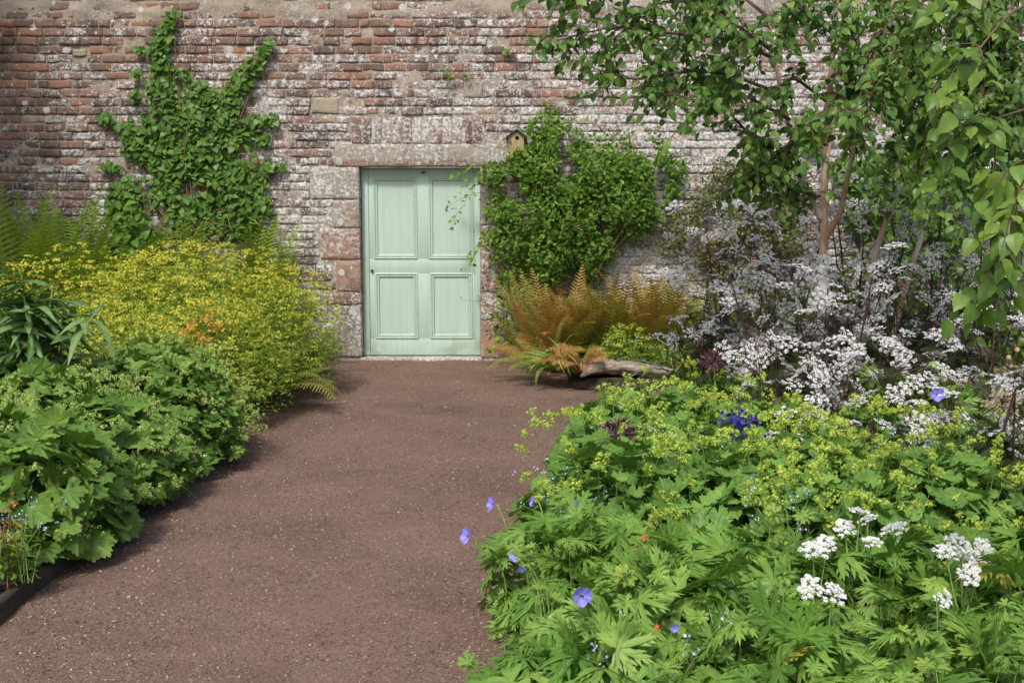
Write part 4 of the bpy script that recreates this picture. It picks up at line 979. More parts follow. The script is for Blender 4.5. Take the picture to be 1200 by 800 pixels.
lobe_clump('mallow', 'lobed green mallow clump at the far end below yellow spurge', (-2.22, 7.0, .1), .60, .70, .66, 2000, .060, T_lob5, 'lob', 'mallow', GM, 260, 'lobflo', .0105, .05, 7, .024)
lobe_clump('mallow', 'lobed green mallow clump in the middle of the left border edge', (-2.38, 6.0, .1), .62, .66, .60, 1700, .070, T_lob5 + T_lob, 'lob', 'mallow', GM, 230, 'lobflo', .0105, .05, 7, .024)
lobe_clump('mallow', 'nearest lobed mallow clump with the largest leaves by the path', (-2.42, 5.15, .1), .60, .58, .56, 1000, .088, T_lob + T_lob5, 'lob', 'mallow', GM, 120, 'lobflo', .0105, .05, 7, .024)
lobe_clump('mallow', 'mallow clump behind, under the drooping lance-leaved plant', (-2.95, 6.7, .1), .62, .66, .68, 1500, .066, T_lob5, 'lob', 'mallow', GM, 260, 'lobflo', .008, .06, 5, .035)
c, h = top(38, 312, 6.5); h *= 1.06; r = RNG()
root = thing('lance_leaved_plant', 'tall plant with long drooping grey-green lance leaves at the left edge', 'plant', c); G, S = Geo(), Geo()
n = 15; P0 = np.array(c) + rv(r, n, .08) * [1, 1, 0]; P1 = np.array(c) + np.stack([r.normal(0, .17, n), r.normal(0, .17, n), h * r.uniform(.7, 1.0, n)], -1); ct = (P0 + P1) / 2 + [0, 0, .2]
S.stems(P0, P1, ct, .009, .005, 7, 5, r.random(n))
k = 430; ii = r.integers(0, n, k); t = r.uniform(.3, 1, k)[:, None]; Q = (1 - t) ** 2 * P0[ii] + 2 * t * (1 - t) * ct[ii] + t * t * P1[ii]
d = nrm(rv(r, k) * [1, 1, .25] + [0, 0, .25]); mixscatter(G, T_lance, r, Q, d, nrm(rv(r, k, .25) + [0, 0, 1]), r.uniform(.15, .27, k), r.random(k))
obj('stem', S, M['gstem'], root); obj('foliage', G, M['paeony'], root)
c, h = top(362, 392, 10.8); small_stemmed('seedy_shrub', 'small dull green shrub with pale seed pods beside the door jamb', 'shrub', c, 70, h, .20, 'cot', T_nar, .05, 'seed', .007, 2, per=3, leaf_n=1700)
fern('dark bronze fern drooping over the path edge under yellow spurge', (-2.02, 9.0, .1), 22, .68, .12, 'fernR', (.05, .55), flat=1.1, lean=(.5, -.2), Ts=T_frondW)
fern('second dark fern under the spurge near the door end of the border', (-2.05, 9.75, .1), 18, .6, .12, 'fernR', (.0, .3), flat=1.0, lean=(.4, -.2), Ts=T_frondW)
small_stemmed('forget_me_not', 'pale blue forget-me-not leaning over the mossy edging', 'flower', tuple(W(28, 690, 4.45)[:2]) + (.1,), 18, .30, .085, 'yfol', T_nar, .045, 'fmn', .0045, 2, per=4, cl=.008, group='forget-me-not plants')
small_stemmed('red_flower', 'small red and yellow flower spikes at the left corner of the path', 'flower', tuple(W(8, 695, 4.40)[:2]) + (.1,), 7, .30, .06, 'yfol', T_ell, .05, 'redf', .006, 6, per=4, cl=.010, stem='rstem')
leafy('serrated_plant', 'bright leafy plant in front of mallow at the left photo edge', 'plant', (-2.2, 4.6, .1), .24, .25, .36, 130, .09, T_birch, 'alc', shell=.5)
SEED[0] = 3000
# =================================================================== WALL BED RIGHT OF THE DOOR
GF = 'rusty ferns in the wall bed'
for lab, px, py, Y, nf, tn, fl in (('rusty orange fern closest to the green door', 650, 326, 11.0, 74, (.15, .75), .58), ('rusty fern in the middle of the wall bed', 708, 320, 11.1, 66, (.10, .65), .48), ('upright rusty-tipped fern behind the small spurge', 768, 320, 11.0, 70, (.05, .58), .44), ('rusty fern half hidden by white cow parsley', 822, 335, 11.1, 50, (.0, .45), .5)):
    c, h = top(px, py, Y, .12); fern(lab, c, nf, h * 1.10, .36, 'fernR', tn, flat=fl, Ts=T_rust, group=GF, tipgrad=1.7)
fern('brown drooping fern spilling onto the path beside the doorstep', (.34, 10.42, .14), 20, .58, .10, 'fernR', (.25, .75), flat=1.2, lean=(-.7, -.8), Ts=T_frondW)
fern('dry brown fern tuft drooping over the log end', (.62, 10.0, .2), 14, .36, .06, 'fernR', (.6, .95), flat=1.0, lean=(-.25, -1.2), Ts=T_frondW)
def strapclump(name, label, c, n, L_, sp, mat='strap', lean=(0, 0), group=None):
    r = RNG(); root = tag(obj(name, strapgeo(r, c, n, L_, sp, lean), M[mat], loc=c), label, 'grass', group); return root
def strapgeo(r, c, n, L_, sp, lean):
    G = Geo(); a = r.uniform(0, 2 * PI, n); o = np.stack([np.cos(a), np.sin(a), np.zeros(n)], -1); f = r.uniform(.25, 1.0, n)[:, None]
    d = nrm(o * f + np.array([lean[0], lean[1], 1.0])); mixscatter(G, T_strap, r, np.array(c) + o * sp * r.random((n, 1)), d, nrm(np.array([-lean[0] * .5, -lean[1] * .5, .5]) - o), L_ * r.uniform(.5, 1.1, n), r.random(n)); return G
strapclump('strap_leaf_clump', 'arching pale strap leaves falling over the end of the log', (.50, 10.06, .14), 70, .46, .10, lean=(-1.1, -.7), group='strap-leaf clumps')
strapclump('strap_leaf_clump', 'arching yellowing strap leaves behind the far end of the log', (1.42, 10.35, .14), 46, .40, .12, lean=(0, -.2), group='strap-leaf clumps')
strapclump('strap_leaf_clump', 'tuft of strap leaves between two rusty ferns', (.95, 10.75, .14), 40, .6, .08, group='strap-leaf clumps')
strapclump('silver_grass', 'upright silvery spiky leaves among white cow parsley', (W(848, 400, 8.2)[0], 8.2, .1), 46, .95, .14, mat='silver', group=None)
c, h = top(735, 385, 10.35, .12); spurge('small round lime spurge behind the grey log', c, .24, .22, h, 900, 130, tint=(0, .35), group='small lime spurges in the wall bed')
c, h = top(862, 310, 10.6, .12); spurge('lime spurge glowing beneath the bronze-green wall shrub', c, .45, .3, h, 1200, 200, tint=(0, .45), group='small lime spurges in the wall bed')
c, h = top(610, 318, 11.6, .12); leafy('leafy_undershrub', 'low green leaves between the honeysuckle and the rusty fern', 'shrub', c, .35, .18, h, 420, .07, T_ell, 'hon', shell=.6)
r = RNG(); G = Geo(); n = 2600; P = np.stack([r.uniform(.1, 3.5, n), r.uniform(10.0, 11.5, n), .14 + .22 * r.random(n) ** 2], -1)
mixscatter(G, T_ell, r, P, nrm(rv(r, n) * [1, 1, .3]), nrm(rv(r, n, .35) + [0, -.2, 1]), r.uniform(.03, .07, n), r.random(n))
tag(obj('ground_cover', G, M['hon']), 'low green ground cover leaves under the wall bed ferns', 'ground cover', kind='stuff')
small_stemmed('forget_me_not', 'blue flecked forget-me-not behind the grey log', 'flower', (1.12, 10.2, .14), 14, .26, .22, 'yfol', T_nar, .05, 'fmn', .008, 1, per=4, cl=.012, group='forget-me-not plants')

SEED[0] = 4000
# =================================================================== RIGHT BORDER
GA = "lady's mantle clumps in the right border"
for lab, x, y, rx, h, nl, sp in (
    ("lime flowered lady's mantle at the path-side corner with the cross walk", .50, 5.75, .42, .44, 620, 60),
    ("lime flowered lady's mantle overhanging the path in front", .44, 5.0, .40, .40, 560, 36),
    ("lady's mantle at the far edge facing the grey log", .82, 6.7, .45, .42, 640, 62),
    ("lady's mantle around the spent purple allium head", .98, 5.95, .45, .43, 640, 66),
    ("lady's mantle below the dark blue flower spikes", 1.38, 6.3, .46, .42, 640, 66),
    ("lady's mantle in the middle behind the cranesbill leaves", .95, 5.05, .45, .42, 620, 70),
    ("lady's mantle behind the white valerian heads", 1.45, 5.35, .46, .44, 640, 76),
    ("lady's mantle against the dark cow parsley stems", 1.85, 5.75, .46, .44, 620, 66),
    ("lady's mantle around the feet of the white valerian", 1.42, 4.55, .42, .42, 520, 62),
    ("lady's mantle at the right photo edge behind valerian", 1.92, 4.85, .44, .46, 560, 66),
    ("lady's mantle under the seed pods far right", 2.3, 5.6, .42, .42, 480, 50),
    ("lady's mantle far back beneath the silvery spiky leaves", 1.35, 7.2, .42, .40, 500, 44)):
    lobe_clump('ladys_mantle', lab, (x, y, .08), rx, rx, h, nl, .062, T_alc, 'alc', "lady's mantle", GA, int(sp * 1.0), 'alcflo', .0150, .085, 6, .019, shell=.5)
for lab, x, y, rx, ry, h, nl, fl in (
    ('cranesbill clump at the path edge with most of the violet-blue flowers', .30, 4.15, .42, .42, .40, 210, [(578, 590, 4.5, .030, (-.9, -.5, .25)), (549, 628, 4.2, .034, (-.8, -.55, .1)), (605, 650, 4.1, .027, (-.5, -.8, .2)), (626, 588, 4.6, .026, (-.9, -.2, .1)), (677, 592, 4.6, .027, (-.9, -.1, .3)), (611, 665, 4.05, .018, (.3, -.8, .1))]),
    ('cranesbill clump with a single large violet-blue flower', .42, 3.4, .42, .42, .46, 215, [(681, 697, 3.15, .032, (.35, -.85, .35))]),
    ('cranesbill clump at the bottom of the path edge', .16, 2.95, .36, .36, .40, 190, []),
    ('cranesbill clump with a red leaf near the middle', .82, 3.85, .42, .40, .44, 210, []),
    ('cranesbill clump below the white valerian heads', 1.22, 3.55, .42, .40, .42, 210, []),
    ('big leaved cranesbill clump at the bottom centre right', .72, 2.95, .40, .38, .45, 200, [(790, 735, 3.1, .014, (.2, -.7, .4))]),
    ('big leaved cranesbill clump at the bottom right', 1.16, 2.85, .40, .36, .44, 190, []),
    ('cranesbill clump at the right photo edge', 1.66, 3.4, .40, .40, .52, 200, []),
    ('nearest cranesbill clump at the photo bottom', .55, 2.45, .36, .30, .42, 170, []),
    ('nearest cranesbill clump toward the photo corner', 1.02, 2.38, .36, .30, .40, 170, []),
    ('cranesbill clump in the far right under cow parsley with two blooms', 2.25, 6.3, .42, .42, .62, 240, [(1098, 462, 5.9, .040, (-.1, -.95, .2)), (1080, 488, 5.8, .022, (.2, -.9, .3))]),
    ('cranesbill clump beneath the brown seed heads', 2.42, 5.3, .42, .42, .55, 220, [])):
    o = cranesbill(lab, (x, y, .06), rx, ry, h, nl, fl, size=.118)
    if 'red leaf' in lab:
        for (qx_, qy_, qY, a, ss) in ((752, 637, 4.05, (.8, -.3, -.4), .05), (768, 752, 3.1, (.1, 0, 1), .055)):
            G = Geo(); q = W(qx_, qy_, qY); G.scatter(palmate(3, 9, .4), q[None], frames(np.array([a]), np.array([[-.2, -.8, .4]])), ss, .25)
            obj('turned_leaf', G, M['redf'], o)['label'] = 'small leaf turned bright red'
# purple and blue accents
def allium(label, px, py, Y, rr, n, up, tint):
    r = RNG(); q = W(px, py, Y); root = thing('allium', label, 'allium', (q[0], Y, .1), 'spent alliums in the right border'); S, H = Geo(), Geo()
    S.stems([[q[0] + .03, Y + .02, .05]], [q], [[q[0] + .03, Y, q[2] * .6]], .008, .007, 7, 6, .6); obj('stem', S, M['gstem'], root)
    d = nrm(rv(r, n) + [0, 0, up]); H.stems(np.tile(q, (n, 1)), q + d * rr * .75, q + d * rr * .4, .0022, .0018, 2, 3, .9)
    mixscatter(H, T_nar, r, q + d * rr * .55, nrm(d + rv(r, n, .25)), nrm(rv(r, n)), rr * r.uniform(.5, .8, n), r.uniform(*tint, n)); obj('flower_head', H, M['allium'], root)
allium('spent purple allium globe with upright spidery petals among lime flowers', 722, 510, 5.35, .085, 90, .55, (0, .8))
allium('small dark purple allium drum beside yellow flowers', 836, 424, 7.0, .075, 110, .2, (0, .35))
allium('fading pinkish allium on a thick green stem', 886, 414, 7.0, .085, 60, .9, (.5, 1))
allium('half closed allium bud below the fading one', 882, 440, 6.9, .05, 34, 1.6, (.5, 1))
for lab, px, py, Y, n, h in (('dark indigo flower spike standing over the lime flowers', 868, 492, 5.7, 6, .66), ('small dark purple flowers low among lime flowers', 852, 552, 5.5, 3, .46), ('dark purple flowers right of the other low ones', 910, 548, 5.5, 3, .46)):
    c, h = top(px, py, Y); small_stemmed('indigo_flower', lab, 'flower', c, n, h, .028, 'alc', T_ell, .05, 'dblue', .017, 8, per=3, cl=.016, group='dark indigo flowers')
c, h = top(815, 402, 7.6); small_stemmed('yellow_flower', 'small clear yellow flowers left of the silvery leaves', 'flower', c, 9, h, .14, 'yfol', T_nar, .08, 'yel', .012, 1, per=3, cl=.012)
for lab, px, py, Y, n in (("forget-me-not haze around the spent purple allium", 735, 510, 5.9, 22), ("forget-me-not between lady's mantle and cranesbill at the path", 665, 585, 4.75, 16), ("forget-me-not beneath the white valerian heads", 930, 625, 4.45, 18), ("forget-me-not among the big cranesbill leaves in front", 745, 745, 3.0, 9), ("pale forget-me-not beside the indigo flower spike", 800, 545, 5.3, 20), ("forget-me-not near the right edge below seed heads", 1085, 560, 5.1, 16)):
    c, h = top(px, py, Y); small_stemmed('forget_me_not', lab, 'flower', c, n, max(.35, h), .13, 'yfol', T_nar, .045, 'fmn', .0055, 2, per=4, cl=.012, group='forget-me-not plants', leaf_n=n * 3)
def valerian(label, px, py, Y, heads):
    r = RNG(); q = W(px, py, Y); root = thing('valerian', label, 'valerian', (q[0], Y, .1), 'white valerian plants'); S, G = Geo(), Geo()
    b = np.array([q[0], Y + .05, .05]); fork = np.array([q[0], Y, q[2] - .12])
    S.stems([b], [fork], [(b + fork) / 2 + [.02, 0, 0]], .0055, .0045, 5, 5, .5)
    for (hx, hy, dy, sc) in heads:
        e = W(hx, hy, Y + dy); S.stems([fork], [e], [(fork + e) / 2 + [(e[0] - fork[0]) * .25, 0, -.02]], .0035, .0025, 4, 4, .6)
        inst('flower_head', ME_VAL[r.integers(0, 2)], root, e - [0, 0, .03 * sc], frames(rv(r, 1), nrm(np.array([[r.normal(0, .15), -.35, 1]])))[0], sc)
    n = 24; P = b + np.stack([r.normal(0, .05, n), r.normal(0, .05, n), r.uniform(.1, .4, n)], -1); mixscatter(G, T_ell, r, P, nrm(rv(r, n) * [1, 1, .3]), nrm(rv(r, n, .3) + [0, 0, 1]), .08, r.random(n))
    obj('stem', S, M['gstem'], root); obj('foliage', G, M['alc'], root)
valerian('tall white valerian with its heads stacked in tiers', 1000, 640, 3.6, [(1008, 598, 0, .72), (990, 614, .05, .62), (1022, 632, -.05, .5), (1018, 606, .12, .55)])
valerian('white valerian head leaning toward the lime flowers', 958, 665, 3.5, [(953, 640, 0, .78), (968, 633, .08, .6)])
valerian('broad white valerian with the largest flower heads', 1130, 685, 3.3, [(1128, 653, 0, .9), (1108, 643, .1, .7), (1148, 640, .12, .72), (1120, 630, .2, .6), (1136, 666, -.08, .55)])
valerian('small flat white valerian between two taller plants', 1062, 660, 3.7, [(1062, 636, 0, .66), (1050, 616, .2, .8)])
valerian('low white valerian head just above the big cranesbill leaves', 970, 715, 3.2, [(975, 690, 0, .66), (950, 682, .1, .6)])
valerian('single round white valerian head in front at right', 1102, 720, 3.1, [(1101, 693, 0, .6)])
for a in (('white cow parsley cloud over the bronze wall shrub', 845, 235, 8.3, 130, 110, 28, 0, 1.0, .45), ('tall cow parsley left of the white birch trunk', 915, 205, 8.2, 120, 140, 26, 0, .95, .5), ('highest cow parsley heads around the birch forks', 1010, 192, 8.1, 130, 110, 26, 0, .95, .5),
          ('tall cow parsley under the birch leaves at right', 1100, 198, 7.8, 130, 130, 30, 0, 1, .45), ('tall cow parsley at the right edge behind hanging birch leaves', 1180, 225, 7.4, 110, 140, 24, 0, 1, .45), ('cow parsley left of the others above the small allium', 828, 315, 7.8, 110, 95, 26, .1, 1.0, .45),
          ('cow parsley in front of the white birch base', 905, 300, 7.2, 130, 120, 34, 0, 1, .35), ('cow parsley drift hiding the foot of the white birch trunk', 985, 300, 7.0, 130, 120, 36, 0, 1, .35), ('cow parsley right of the white birch base', 1070, 285, 7.0, 130, 130, 36, 0, 1, .4), ('cow parsley at the right edge below hanging birch leaves', 1155, 330, 6.6, 130, 150, 32, 0, 1, .5),
          ('cow parsley with dense heads in the middle front', 1010, 395, 6.3, 150, 120, 34, 0, 1, .35), ('sparse cow parsley on long bare dark stems by the silvery leaves', 920, 395, 6.6, 120, 110, 18, 0, .9, .35), ('lowest cow parsley touching the lime flowers', 1000, 470, 5.7, 200, 90, 22, 0, 1, .35),
          ('cow parsley with brown seed heads at the far right', 1165, 428, 5.2, 120, 150, 16, .1, 1.05, .45, 4), ('cow parsley in front of the violet-blue cranesbill blooms', 1085, 420, 6.1, 110, 110, 20, 0, .95, .45)):
    ravenswing(*a)
def pods(label, pts, Y):
    r = RNG(); q = [W(x_, y_, Y + r.uniform(-.2, .2)) for x_, y_ in pts]; c = np.mean(q, 0); root = thing('seed_pod_plant', label, 'seed pods', (c[0], Y, .1)); S = Geo()
    me = None
    for e in q:
        b = np.array([e[0] * .4 + c[0] * .6, Y, .05]); S.stems([b], [e], [(b + e) / 2 + [0, 0, .15]], .0025, .0015, 6, 3, .5)
        if me is None:
            B = Geo(); B.scatter(T_ball, np.zeros((1, 3)), np.eye(3)[None], np.array([[.015, .015, .016]]), .8); me = B.mesh('pod', M['seed'], (0, 0, 0))
        inst('seed_pod', me, root, e)
    obj('stem', S, M['rstem'], root)
pods('wiry stems with round tan seed pods below the cow parsley', [(1065, 458), (1063, 484), (1069, 493), (1107, 445), (1131, 446), (1126, 494), (1166, 493), (1182, 419), (1135, 516), (1114, 498), (1192, 410)], 5.9)
# leafy mass behind and beneath the cow parsley
for lab, px, py, Y, rx, h_, nl, sz, ty, mt in (
    ('green leafy shrub behind the cow parsley right of the birch base', 1120, 262, 9.2, .75, 0, 1500, .10, T_lob5, 'alc'), ('green leafy shrub behind the cow parsley left of the birch base', 930, 330, 9.0, .7, 0, 1500, .07, T_ell, 'hon'),
    ('low broad green leaves under the middle cow parsley', 940, 425, 7.6, .60, 0, 700, .11, T_heart, 'hyd'), ('low broad green leaves under cow parsley at the right', 1080, 420, 7.3, .65, 0, 750, .11, T_heart, 'hyd'),
    ('leafy bush at the right photo edge below the hanging branch', 1190, 350, 7.4, .6, 0, 900, .09, T_ell, 'hon'), ('green leaves around the small allium drum', 850, 420, 7.9, .5, 0, 700, .09, T_ell, 'hon'),
    ('green bush behind the white birch base', 1010, 285, 9.3, .62, 0, 1300, .08, T_ell, 'hon'), ('low leafy bush by the wall left of the birch', 900, 345, 9.6, .6, 0, 1100, .06, T_ell, 'hon'), ('green leaves in the gap right of the birch base', 1045, 360, 8.3, .55, 0, 800, .10, T_heart, 'hyd'),
    ('dark leaves beneath the lowest cow parsley', 1000, 505, 6.2, .55, 0, 500, .09, T_heart, 'hyd')):
    c, h = top(px, py, Y); leafy('leafy_shrub', lab, 'shrub', c, rx, rx * .7, h, nl, sz if ty is not T_lob5 else .06, ty, mt, group='leafy shrubs among the cow parsley', shell=.75)
r = RNG(); G = Geo(); n = 5200; P = np.stack([r.uniform(.65, 4.5, n), r.uniform(2.2, 8.6, n), .10 + .22 * r.random(n) ** 1.5], -1)
mixscatter(G, T_ell, r, P, nrm(rv(r, n) * [1, 1, .3]), nrm(rv(r, n, .35) + [0, -.2, 1]), r.uniform(.05, .1, n), r.random(n) * .7)
tag(obj('ground_cover', G, M['hon']), 'shaded low leaves under the plants of the right border', 'ground cover', kind='stuff')

SEED[0] = 5000
# =================================================================== BIRCHES
def smoothpath(pts, n):
    pts = np.array(pts, float); s = np.linspace(0, 1, len(pts)); t = np.linspace(0, 1, n)
    q = np.stack([np.interp(t, s, pts[:, k]) for k in range(3)], -1)
    for _ in range(max(1, n // 12)): q[1:-1] = (q[:-2] + 2 * q[1:-1] + q[2:]) / 4
    return q
def leafy_branch(Tw, Lf, r, pts, rad, ntw, twl, nlf, lsz, tint=(0, .7), droop=.25, start=.15):
    q = smoothpath(pts, 16); Tw.tube(q, np.linspace(rad, rad * .25, 16), 6, r.random() * .5, 0)
    t = np.concatenate([r.uniform(start, 1, ntw - 1), [1.0]]); x = t * 15; i = np.minimum(x.astype(int), 14); B = q[i] + (q[i + 1] - q[i]) * (x - i)[:, None]
    D = nrm(q[i + 1] - q[i]); d = nrm(D * .8 + rv(r, ntw, .55)); L_ = twl * r.uniform(.5, 1.2, ntw)[:, None]
    E = B + d * L_ - np.array([0, 0, 1]) * L_ * droop; ct = (B + E) / 2 + [0, 0, .04]
    Tw.stems(B, E, ct, max(.0022, rad * .3), .0012, 4, 4, .3)
    k = ntw * nlf; tt = np.tile((np.arange(nlf) + .6) / nlf, ntw)[:, None]; b, e, c = (np.repeat(a, nlf, 0) for a in (B, E, ct))
    P = (1 - tt) ** 2 * b + 2 * tt * (1 - tt) * c + tt * tt * e
    sd = np.where(np.arange(k) % 2 == 0, 1, -1)[:, None]; side = nrm(np.cross(np.repeat(d, nlf, 0), [0, 0, 1.]) + 1e-6)
    dl = nrm(np.repeat(d, nlf, 0) * .55 + side * sd * .75 + np.array([0, 0, -.55]) + rv(r, k, .35)); P = P + dl * .012
    mixscatter(Lf, T_birch, r, P, dl, nrm(rv(r, k, .38) + [0, -.28, .85]), lsz * r.uniform(.6, 1.15, k), np.clip(r.uniform(*tint, k) + (r.random(k) < .04) * .5, 0, 1))
r = RNG()
tb = W(965, 345, 7.55); birch = thing('birch_tree', 'multi-stemmed birch with a white trunk base and cinnamon limbs in the right border', 'tree', (tb[0], 7.55, .05))
T_, Lm, Tw, Lf = Geo(), Geo(), Geo(), Geo()
Y0 = 7.55
tr = smoothpath([(tb[0] - .02, Y0, -.05), (tb[0] - .01, Y0, .5), W(964, 335, Y0), W(966, 312, Y0), W(965, 298, Y0)], 24); T_.tube(tr, np.linspace(.050, .034, 24) + .004 * np.sin(np.arange(24) * 1.3), 12, .5, 0, .12, 2)
obj('trunk', T_, M['wbark'], birch)
limbs = [([W(965, 302, Y0), W(966, 262, Y0), W(966, 220, Y0), W(969, 150, Y0 + .05), W(976, 60, Y0 + .05), W(985, -60, Y0 + .1), W(990, -260, Y0 + .1)], .040),
         ([W(963, 258, Y0), W(950, 232, Y0 - .05), W(937, 205, Y0 - .1), W(920, 130, Y0 - .2), W(906, 60, Y0 - .3), W(888, -60, Y0 - .4), W(880, -200, Y0 - .4)], .028),
         ([W(967, 280, Y0), W(985, 250, Y0 - .05), W(994, 205, Y0 - .05), W(1012, 120, Y0 - .1), W(1040, 30, Y0 - .1), W(1075, -120, Y0)], .030),
         ([(tb[0] + .2, Y0 + .05, 0), W(1024, 300, Y0), W(1042, 250, Y0), W(1082, 180, Y0 + .1), W(1112, 110, Y0 + .1), W(1160, -40, Y0 + .2)], .032),
         ([(tb[0] + .35, Y0 + .1, 0), W(1068, 310, Y0 - .2), W(1095, 240, Y0 - .3), W(1142, 190, Y0 - .5), W(1190, 110, Y0 - .6), W(1260, 0, Y0 - .7)], .026),
         ([W(972, 140, Y0), W(990, 60, Y0 - .1), W(1000, -60, Y0 - .2)], .016), ([W(968, 190, Y0), W(985, 120, Y0 + .1), W(1010, 20, Y0 + .2), W(1030, -90, Y0 + .3)], .014)]
for pts, rad in limbs: 
    q = smoothpath(pts, 30); rad *= .78
    G = Geo(); G.tube(q, np.linspace(rad, rad * .35, 30), 9, .55 + .4 * r.random(), 0, .1, 5); obj('limb', G, M['bark'], birch)
ex = [([(908, 70, 7.2), (860, 45, 6.9), (790, 40, 6.6), (720, 30, 6.3), (652, 48, 6.1)], 15), ([(915, 110, 7.3), (850, 85, 7.0), (790, 85, 6.7), (740, 95, 6.4), (690, 78, 6.2)], 15), ([(890, -20, 7.2), (820, 0, 6.8), (760, 5, 6.5), (715, 60, 6.3)], 14),
      ([(880, -60, 7.1), (800, -40, 6.7), (720, -25, 6.4), (660, 20, 6.2)], 14), ([(938, 208, 7.4), (880, 160, 7.1), (835, 110, 6.9), (808, 62, 6.8)], 12), ([(925, 140, 7.3), (870, 110, 6.7), (820, 120, 6.4), (762, 100, 6.3)], 13),
      ([(905, 60, 7.2), (850, 20, 7.2), (800, 40, 7.3), (770, 90, 7.3)], 12), ([(938, 205, 7.4), (900, 160, 7.0), (880, 190, 6.8)], 9), ([(936, 200, 7.4), (905, 190, 7.2), (870, 205, 7.0)], 6), ([(970, 120, 7.5), (930, 90, 7.0), (900, 110, 6.6), (880, 160, 6.5)], 12),
      ([(968, 170, 7.5), (930, 160, 7.1), (905, 195, 7.0)], 9), ([(1010, 120, 7.4), (980, 110, 6.8), (950, 150, 6.5)], 12), ([(1012, 120, 7.4), (1010, 100, 6.9), (1000, 170, 6.6)], 12), ([(1040, 30, 7.4), (1020, 50, 6.8), (1040, 130, 6.4)], 13),
      ([(1085, 175, 7.6), (1060, 150, 7.0), (1050, 200, 6.7)], 11), ([(1112, 110, 7.6), (1090, 100, 7.0), (1080, 170, 6.7)], 12), ([(1142, 190, 7.0), (1120, 170, 6.6), (1100, 220, 6.4)], 10), ([(1190, 110, 6.9), (1150, 110, 6.5), (1140, 180, 6.3)], 12),
      ([(976, 40, 7.6), (940, 10, 7.0), (915, 40, 6.7)], 13), ([(985, -40, 7.6), (1000, 0, 7.0), (1000, 60, 6.8)], 13), ([(1060, -60, 7.5), (1080, 0, 6.9), (1090, 70, 6.7)], 13), ([(1130, 40, 7.7), (1140, 50, 7.0), (1150, 110, 6.8)], 13), ([(1180, 0, 7.3), (1170, 40, 6.8), (1180, 120, 6.6)], 13),
      ([(975, 90, 7.5), (1000, 70, 7.9), (1030, 110, 8.1)], 10), ([(900, 20, 7.2), (850, -20, 7.6), (810, 20, 7.9)], 10), ([(906, 60, 7.2), (880, 40, 6.7), (860, 70, 6.4)], 11), ([(890, -40, 7.2), (860, -20, 6.6), (840, 20, 6.4)], 12), ([(985, -60, 7.6), (950, -50, 7.0), (930, 0, 6.6)], 12),
      ([(890, -70, 7.0), (790, -70, 6.6), (690, -50, 6.2), (650, -10, 6.1)], 14), ([(960, 230, 7.5), (935, 235, 7.2), (920, 215, 7.0)], 5), ([(1120, 90, 7.6), (1080, 60, 7.2), (1060, 90, 6.9)], 13), ([(1240, 30, 6.9), (1200, 60, 6.5), (1190, 150, 6.3)], 13), ([(1060, -20, 7.4), (1110, -10, 7.0), (1130, 60, 6.9)], 13)]
rx_ = np.random.default_rng(77)
for k in range(20):
    x_, y_, Y_ = rx_.uniform(1000, 1215), rx_.uniform(-20, 150), rx_.uniform(6.5, 7.9); ex.append(([(x_ - rx_.uniform(-60, 60), y_ - 40, Y_ + .3), (x_, y_, Y_), (x_ + rx_.uniform(-60, 60), y_ + 45, Y_ - .3)], 10))
for pts, ntw in ex: leafy_branch(Tw, Lf, r, [W(*p) for p in pts], .012, ntw + 11, .26, 8, .066)
for k in range(20):                                                 # the crown above the picture
    zz = r.uniform(3.6, 5.9); a = r.uniform(0, 2 * PI); L_ = 1.3 * (1 - .5 * (zz - 3.6) / 2.3); b = np.array([tb[0] + .15 + r.normal(0, .2), Y0 + r.normal(0, .15), zz]); o = np.array([math.cos(a), math.sin(a), .25])
    leafy_branch(Tw, Lf, r, [b, b + o * L_ * .5, b + o * L_ + [0, 0, -.25]], .012, 11, .28, 6, .085)
obj('branch', Tw, M['twig'], birch); obj('crown', Lf, M['birch'], birch)
r = RNG(); nb = thing('birch_tree', 'nearer birch whose large leaved branch hangs in at the right edge', 'tree', (2.35, 3.5, 0)); T_, Tw, Lf = Geo(), Geo(), Geo()
q = smoothpath([(2.35, 3.5, -.05), (2.33, 3.5, 1.2), (2.38, 3.55, 2.6), (2.42, 3.6, 4.2)], 26); T_.tube(q, np.linspace(.075, .02, 26), 10, .5, 0, .12, 4); obj('trunk', T_, M['wbark'], nb)
for pts, ntw, nl in (([(2.34, 3.5, 1.75), W(1235, 118, 3.2), W(1170, 138, 3.05), W(1120, 150, 3.0)], 6, 5), ([(2.36, 3.5, 2.1), W(1240, -10, 3.1), W(1180, 15, 3.0), W(1120, 95, 2.95), W(1085, 150, 2.9)], 7, 5), ([(2.34, 3.5, 1.6), W(1230, 190, 3.1), W(1190, 210, 3.0), W(1170, 290, 2.95)], 8, 5),
                     ([(2.33, 3.5, 1.5), W(1240, 250, 3.2), W(1195, 262, 3.1), W(1150, 330, 3.05)], 8, 4), ([(2.36, 3.5, 2.2), W(1250, -60, 3.4), W(1150, -30, 3.5), W(1080, 30, 3.6)], 7, 5), ([(2.34, 3.5, 1.75), W(1250, 150, 2.9), W(1205, 190, 2.8), W(1185, 260, 2.75)], 6, 4)):
    leafy_branch(Tw, Lf, r, pts, .005, ntw + 3, .12, nl, .064, (.35, 1.0), .5, .6)
for k in range(9):
    zz = r.uniform(3.0, 4.3); a = r.uniform(-1.2, 1.2); b = np.array([2.4, 3.55, zz]); o = np.array([math.cos(a), math.sin(a), .2]); leafy_branch(Tw, Lf, r, [b, b + o * .4, b + o * .8 + [0, 0, -.2]], .009, 9, .25, 6, .085, (.2, .8))
obj('branch', Tw, M['twig'], nb); obj('crown', Lf, M['birch'], nb)
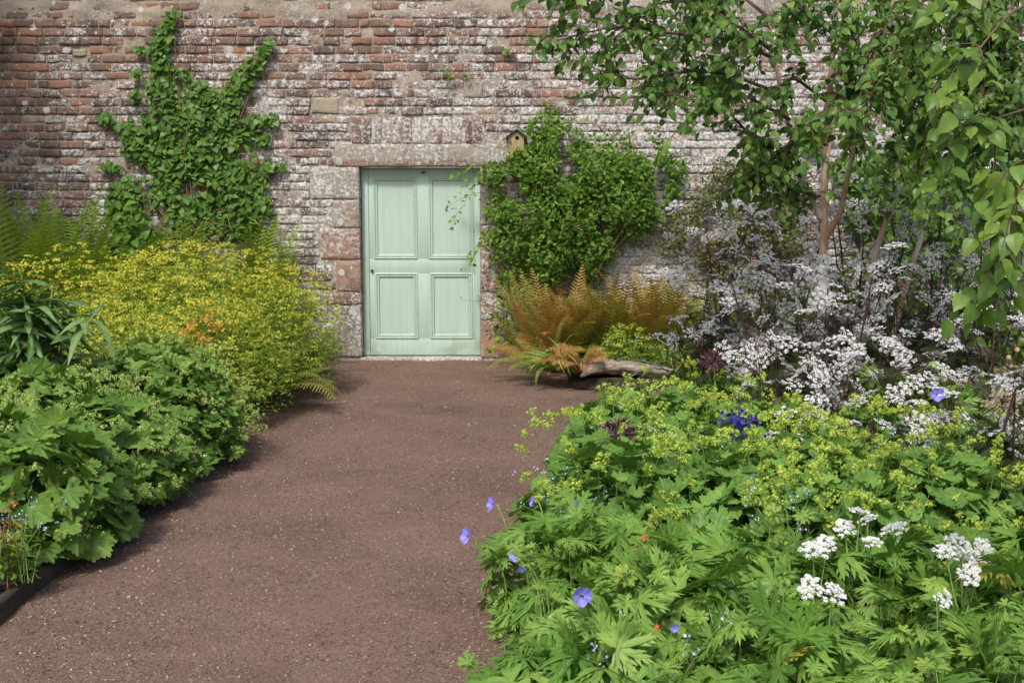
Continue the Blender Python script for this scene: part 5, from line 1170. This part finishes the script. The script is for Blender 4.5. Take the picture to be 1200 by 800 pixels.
# unseen tall tree, added out of view on the left to shade the wall end
r = RNG(); yt = thing('shade_yew', 'tall dark yew added out of view to shade the end of the wall', 'tree', (-7.1, 8.6, 0)); T_, Lf = Geo(), Geo()
T_.tube(smoothpath([(-7.1, 8.6, -.1), (-7.05, 8.6, 3), (-7.1, 8.65, 8)], 20), np.linspace(.22, .04, 20), 12, .4, 0, .3, 4); obj('trunk', T_, M['twig'], yt)
n = 20000; P, O = dome(r, n, (-7.1, 8.6, 1.0), 1.75, 1.75, 8.0, .6, 0, 16, .25); d, nr = orient(r, n, O); mixscatter(Lf, T_nar, r, P, d, nr, r.uniform(.2, .4, n), r.random(n)); obj('crown', Lf, M['hyd'], yt)

# =================================================================== LIGHT, SKY, CAMERA
EL, AZ = math.radians(51), math.radians(16)          # sun high behind the camera, to its left
to_sun = np.array([-math.sin(AZ) * math.cos(EL), -math.cos(AZ) * math.cos(EL), math.sin(EL)])
sun = bpy.data.lights.new('sun', 'SUN'); sun.energy = 2.3; sun.angle = math.radians(7); sun.color = (1, .975, .935)
so = bpy.data.objects.new('sun', sun); C.objects.link(so)
from mathutils import Vector
so.rotation_euler = Vector((-to_sun).tolist()).to_track_quat('-Z', 'Y').to_euler(); so.location = (-6, -8, 12)
w = bpy.data.worlds.new('World'); bpy.context.scene.world = w; w.use_nodes = True
nt = w.node_tree; bg = nt.nodes['Background']; sk = nt.nodes.new('ShaderNodeTexSky'); sk.sky_type = 'NISHITA'; sk.sun_disc = False
sk.sun_elevation = EL; sk.sun_rotation = PI + AZ; sk.air_density = 1.0; sk.dust_density = 3.0; sk.ozone_density = .8
nt.links.new(sk.outputs[0], bg.inputs[0]); bg.inputs[1].default_value = .15
cd = bpy.data.cameras.new('camera'); co = bpy.data.objects.new('camera', cd); C.objects.link(co)
cd.sensor_width = 36; cd.lens = 36 * F_PX / 1200; cd.clip_start = .05; cd.clip_end = 3000
co.location = (0, 0, CAM_Z); co.rotation_euler = (PI / 2 - PITCH, 0, 0)
sc = bpy.context.scene; sc.camera = co
sc.view_settings.view_transform = 'Standard'; sc.view_settings.look = 'None'; sc.view_settings.exposure = 0.42; sc.view_settings.gamma = 1
sc.cycles.max_bounces = 8; sc.cycles.transparent_max_bounces = 4
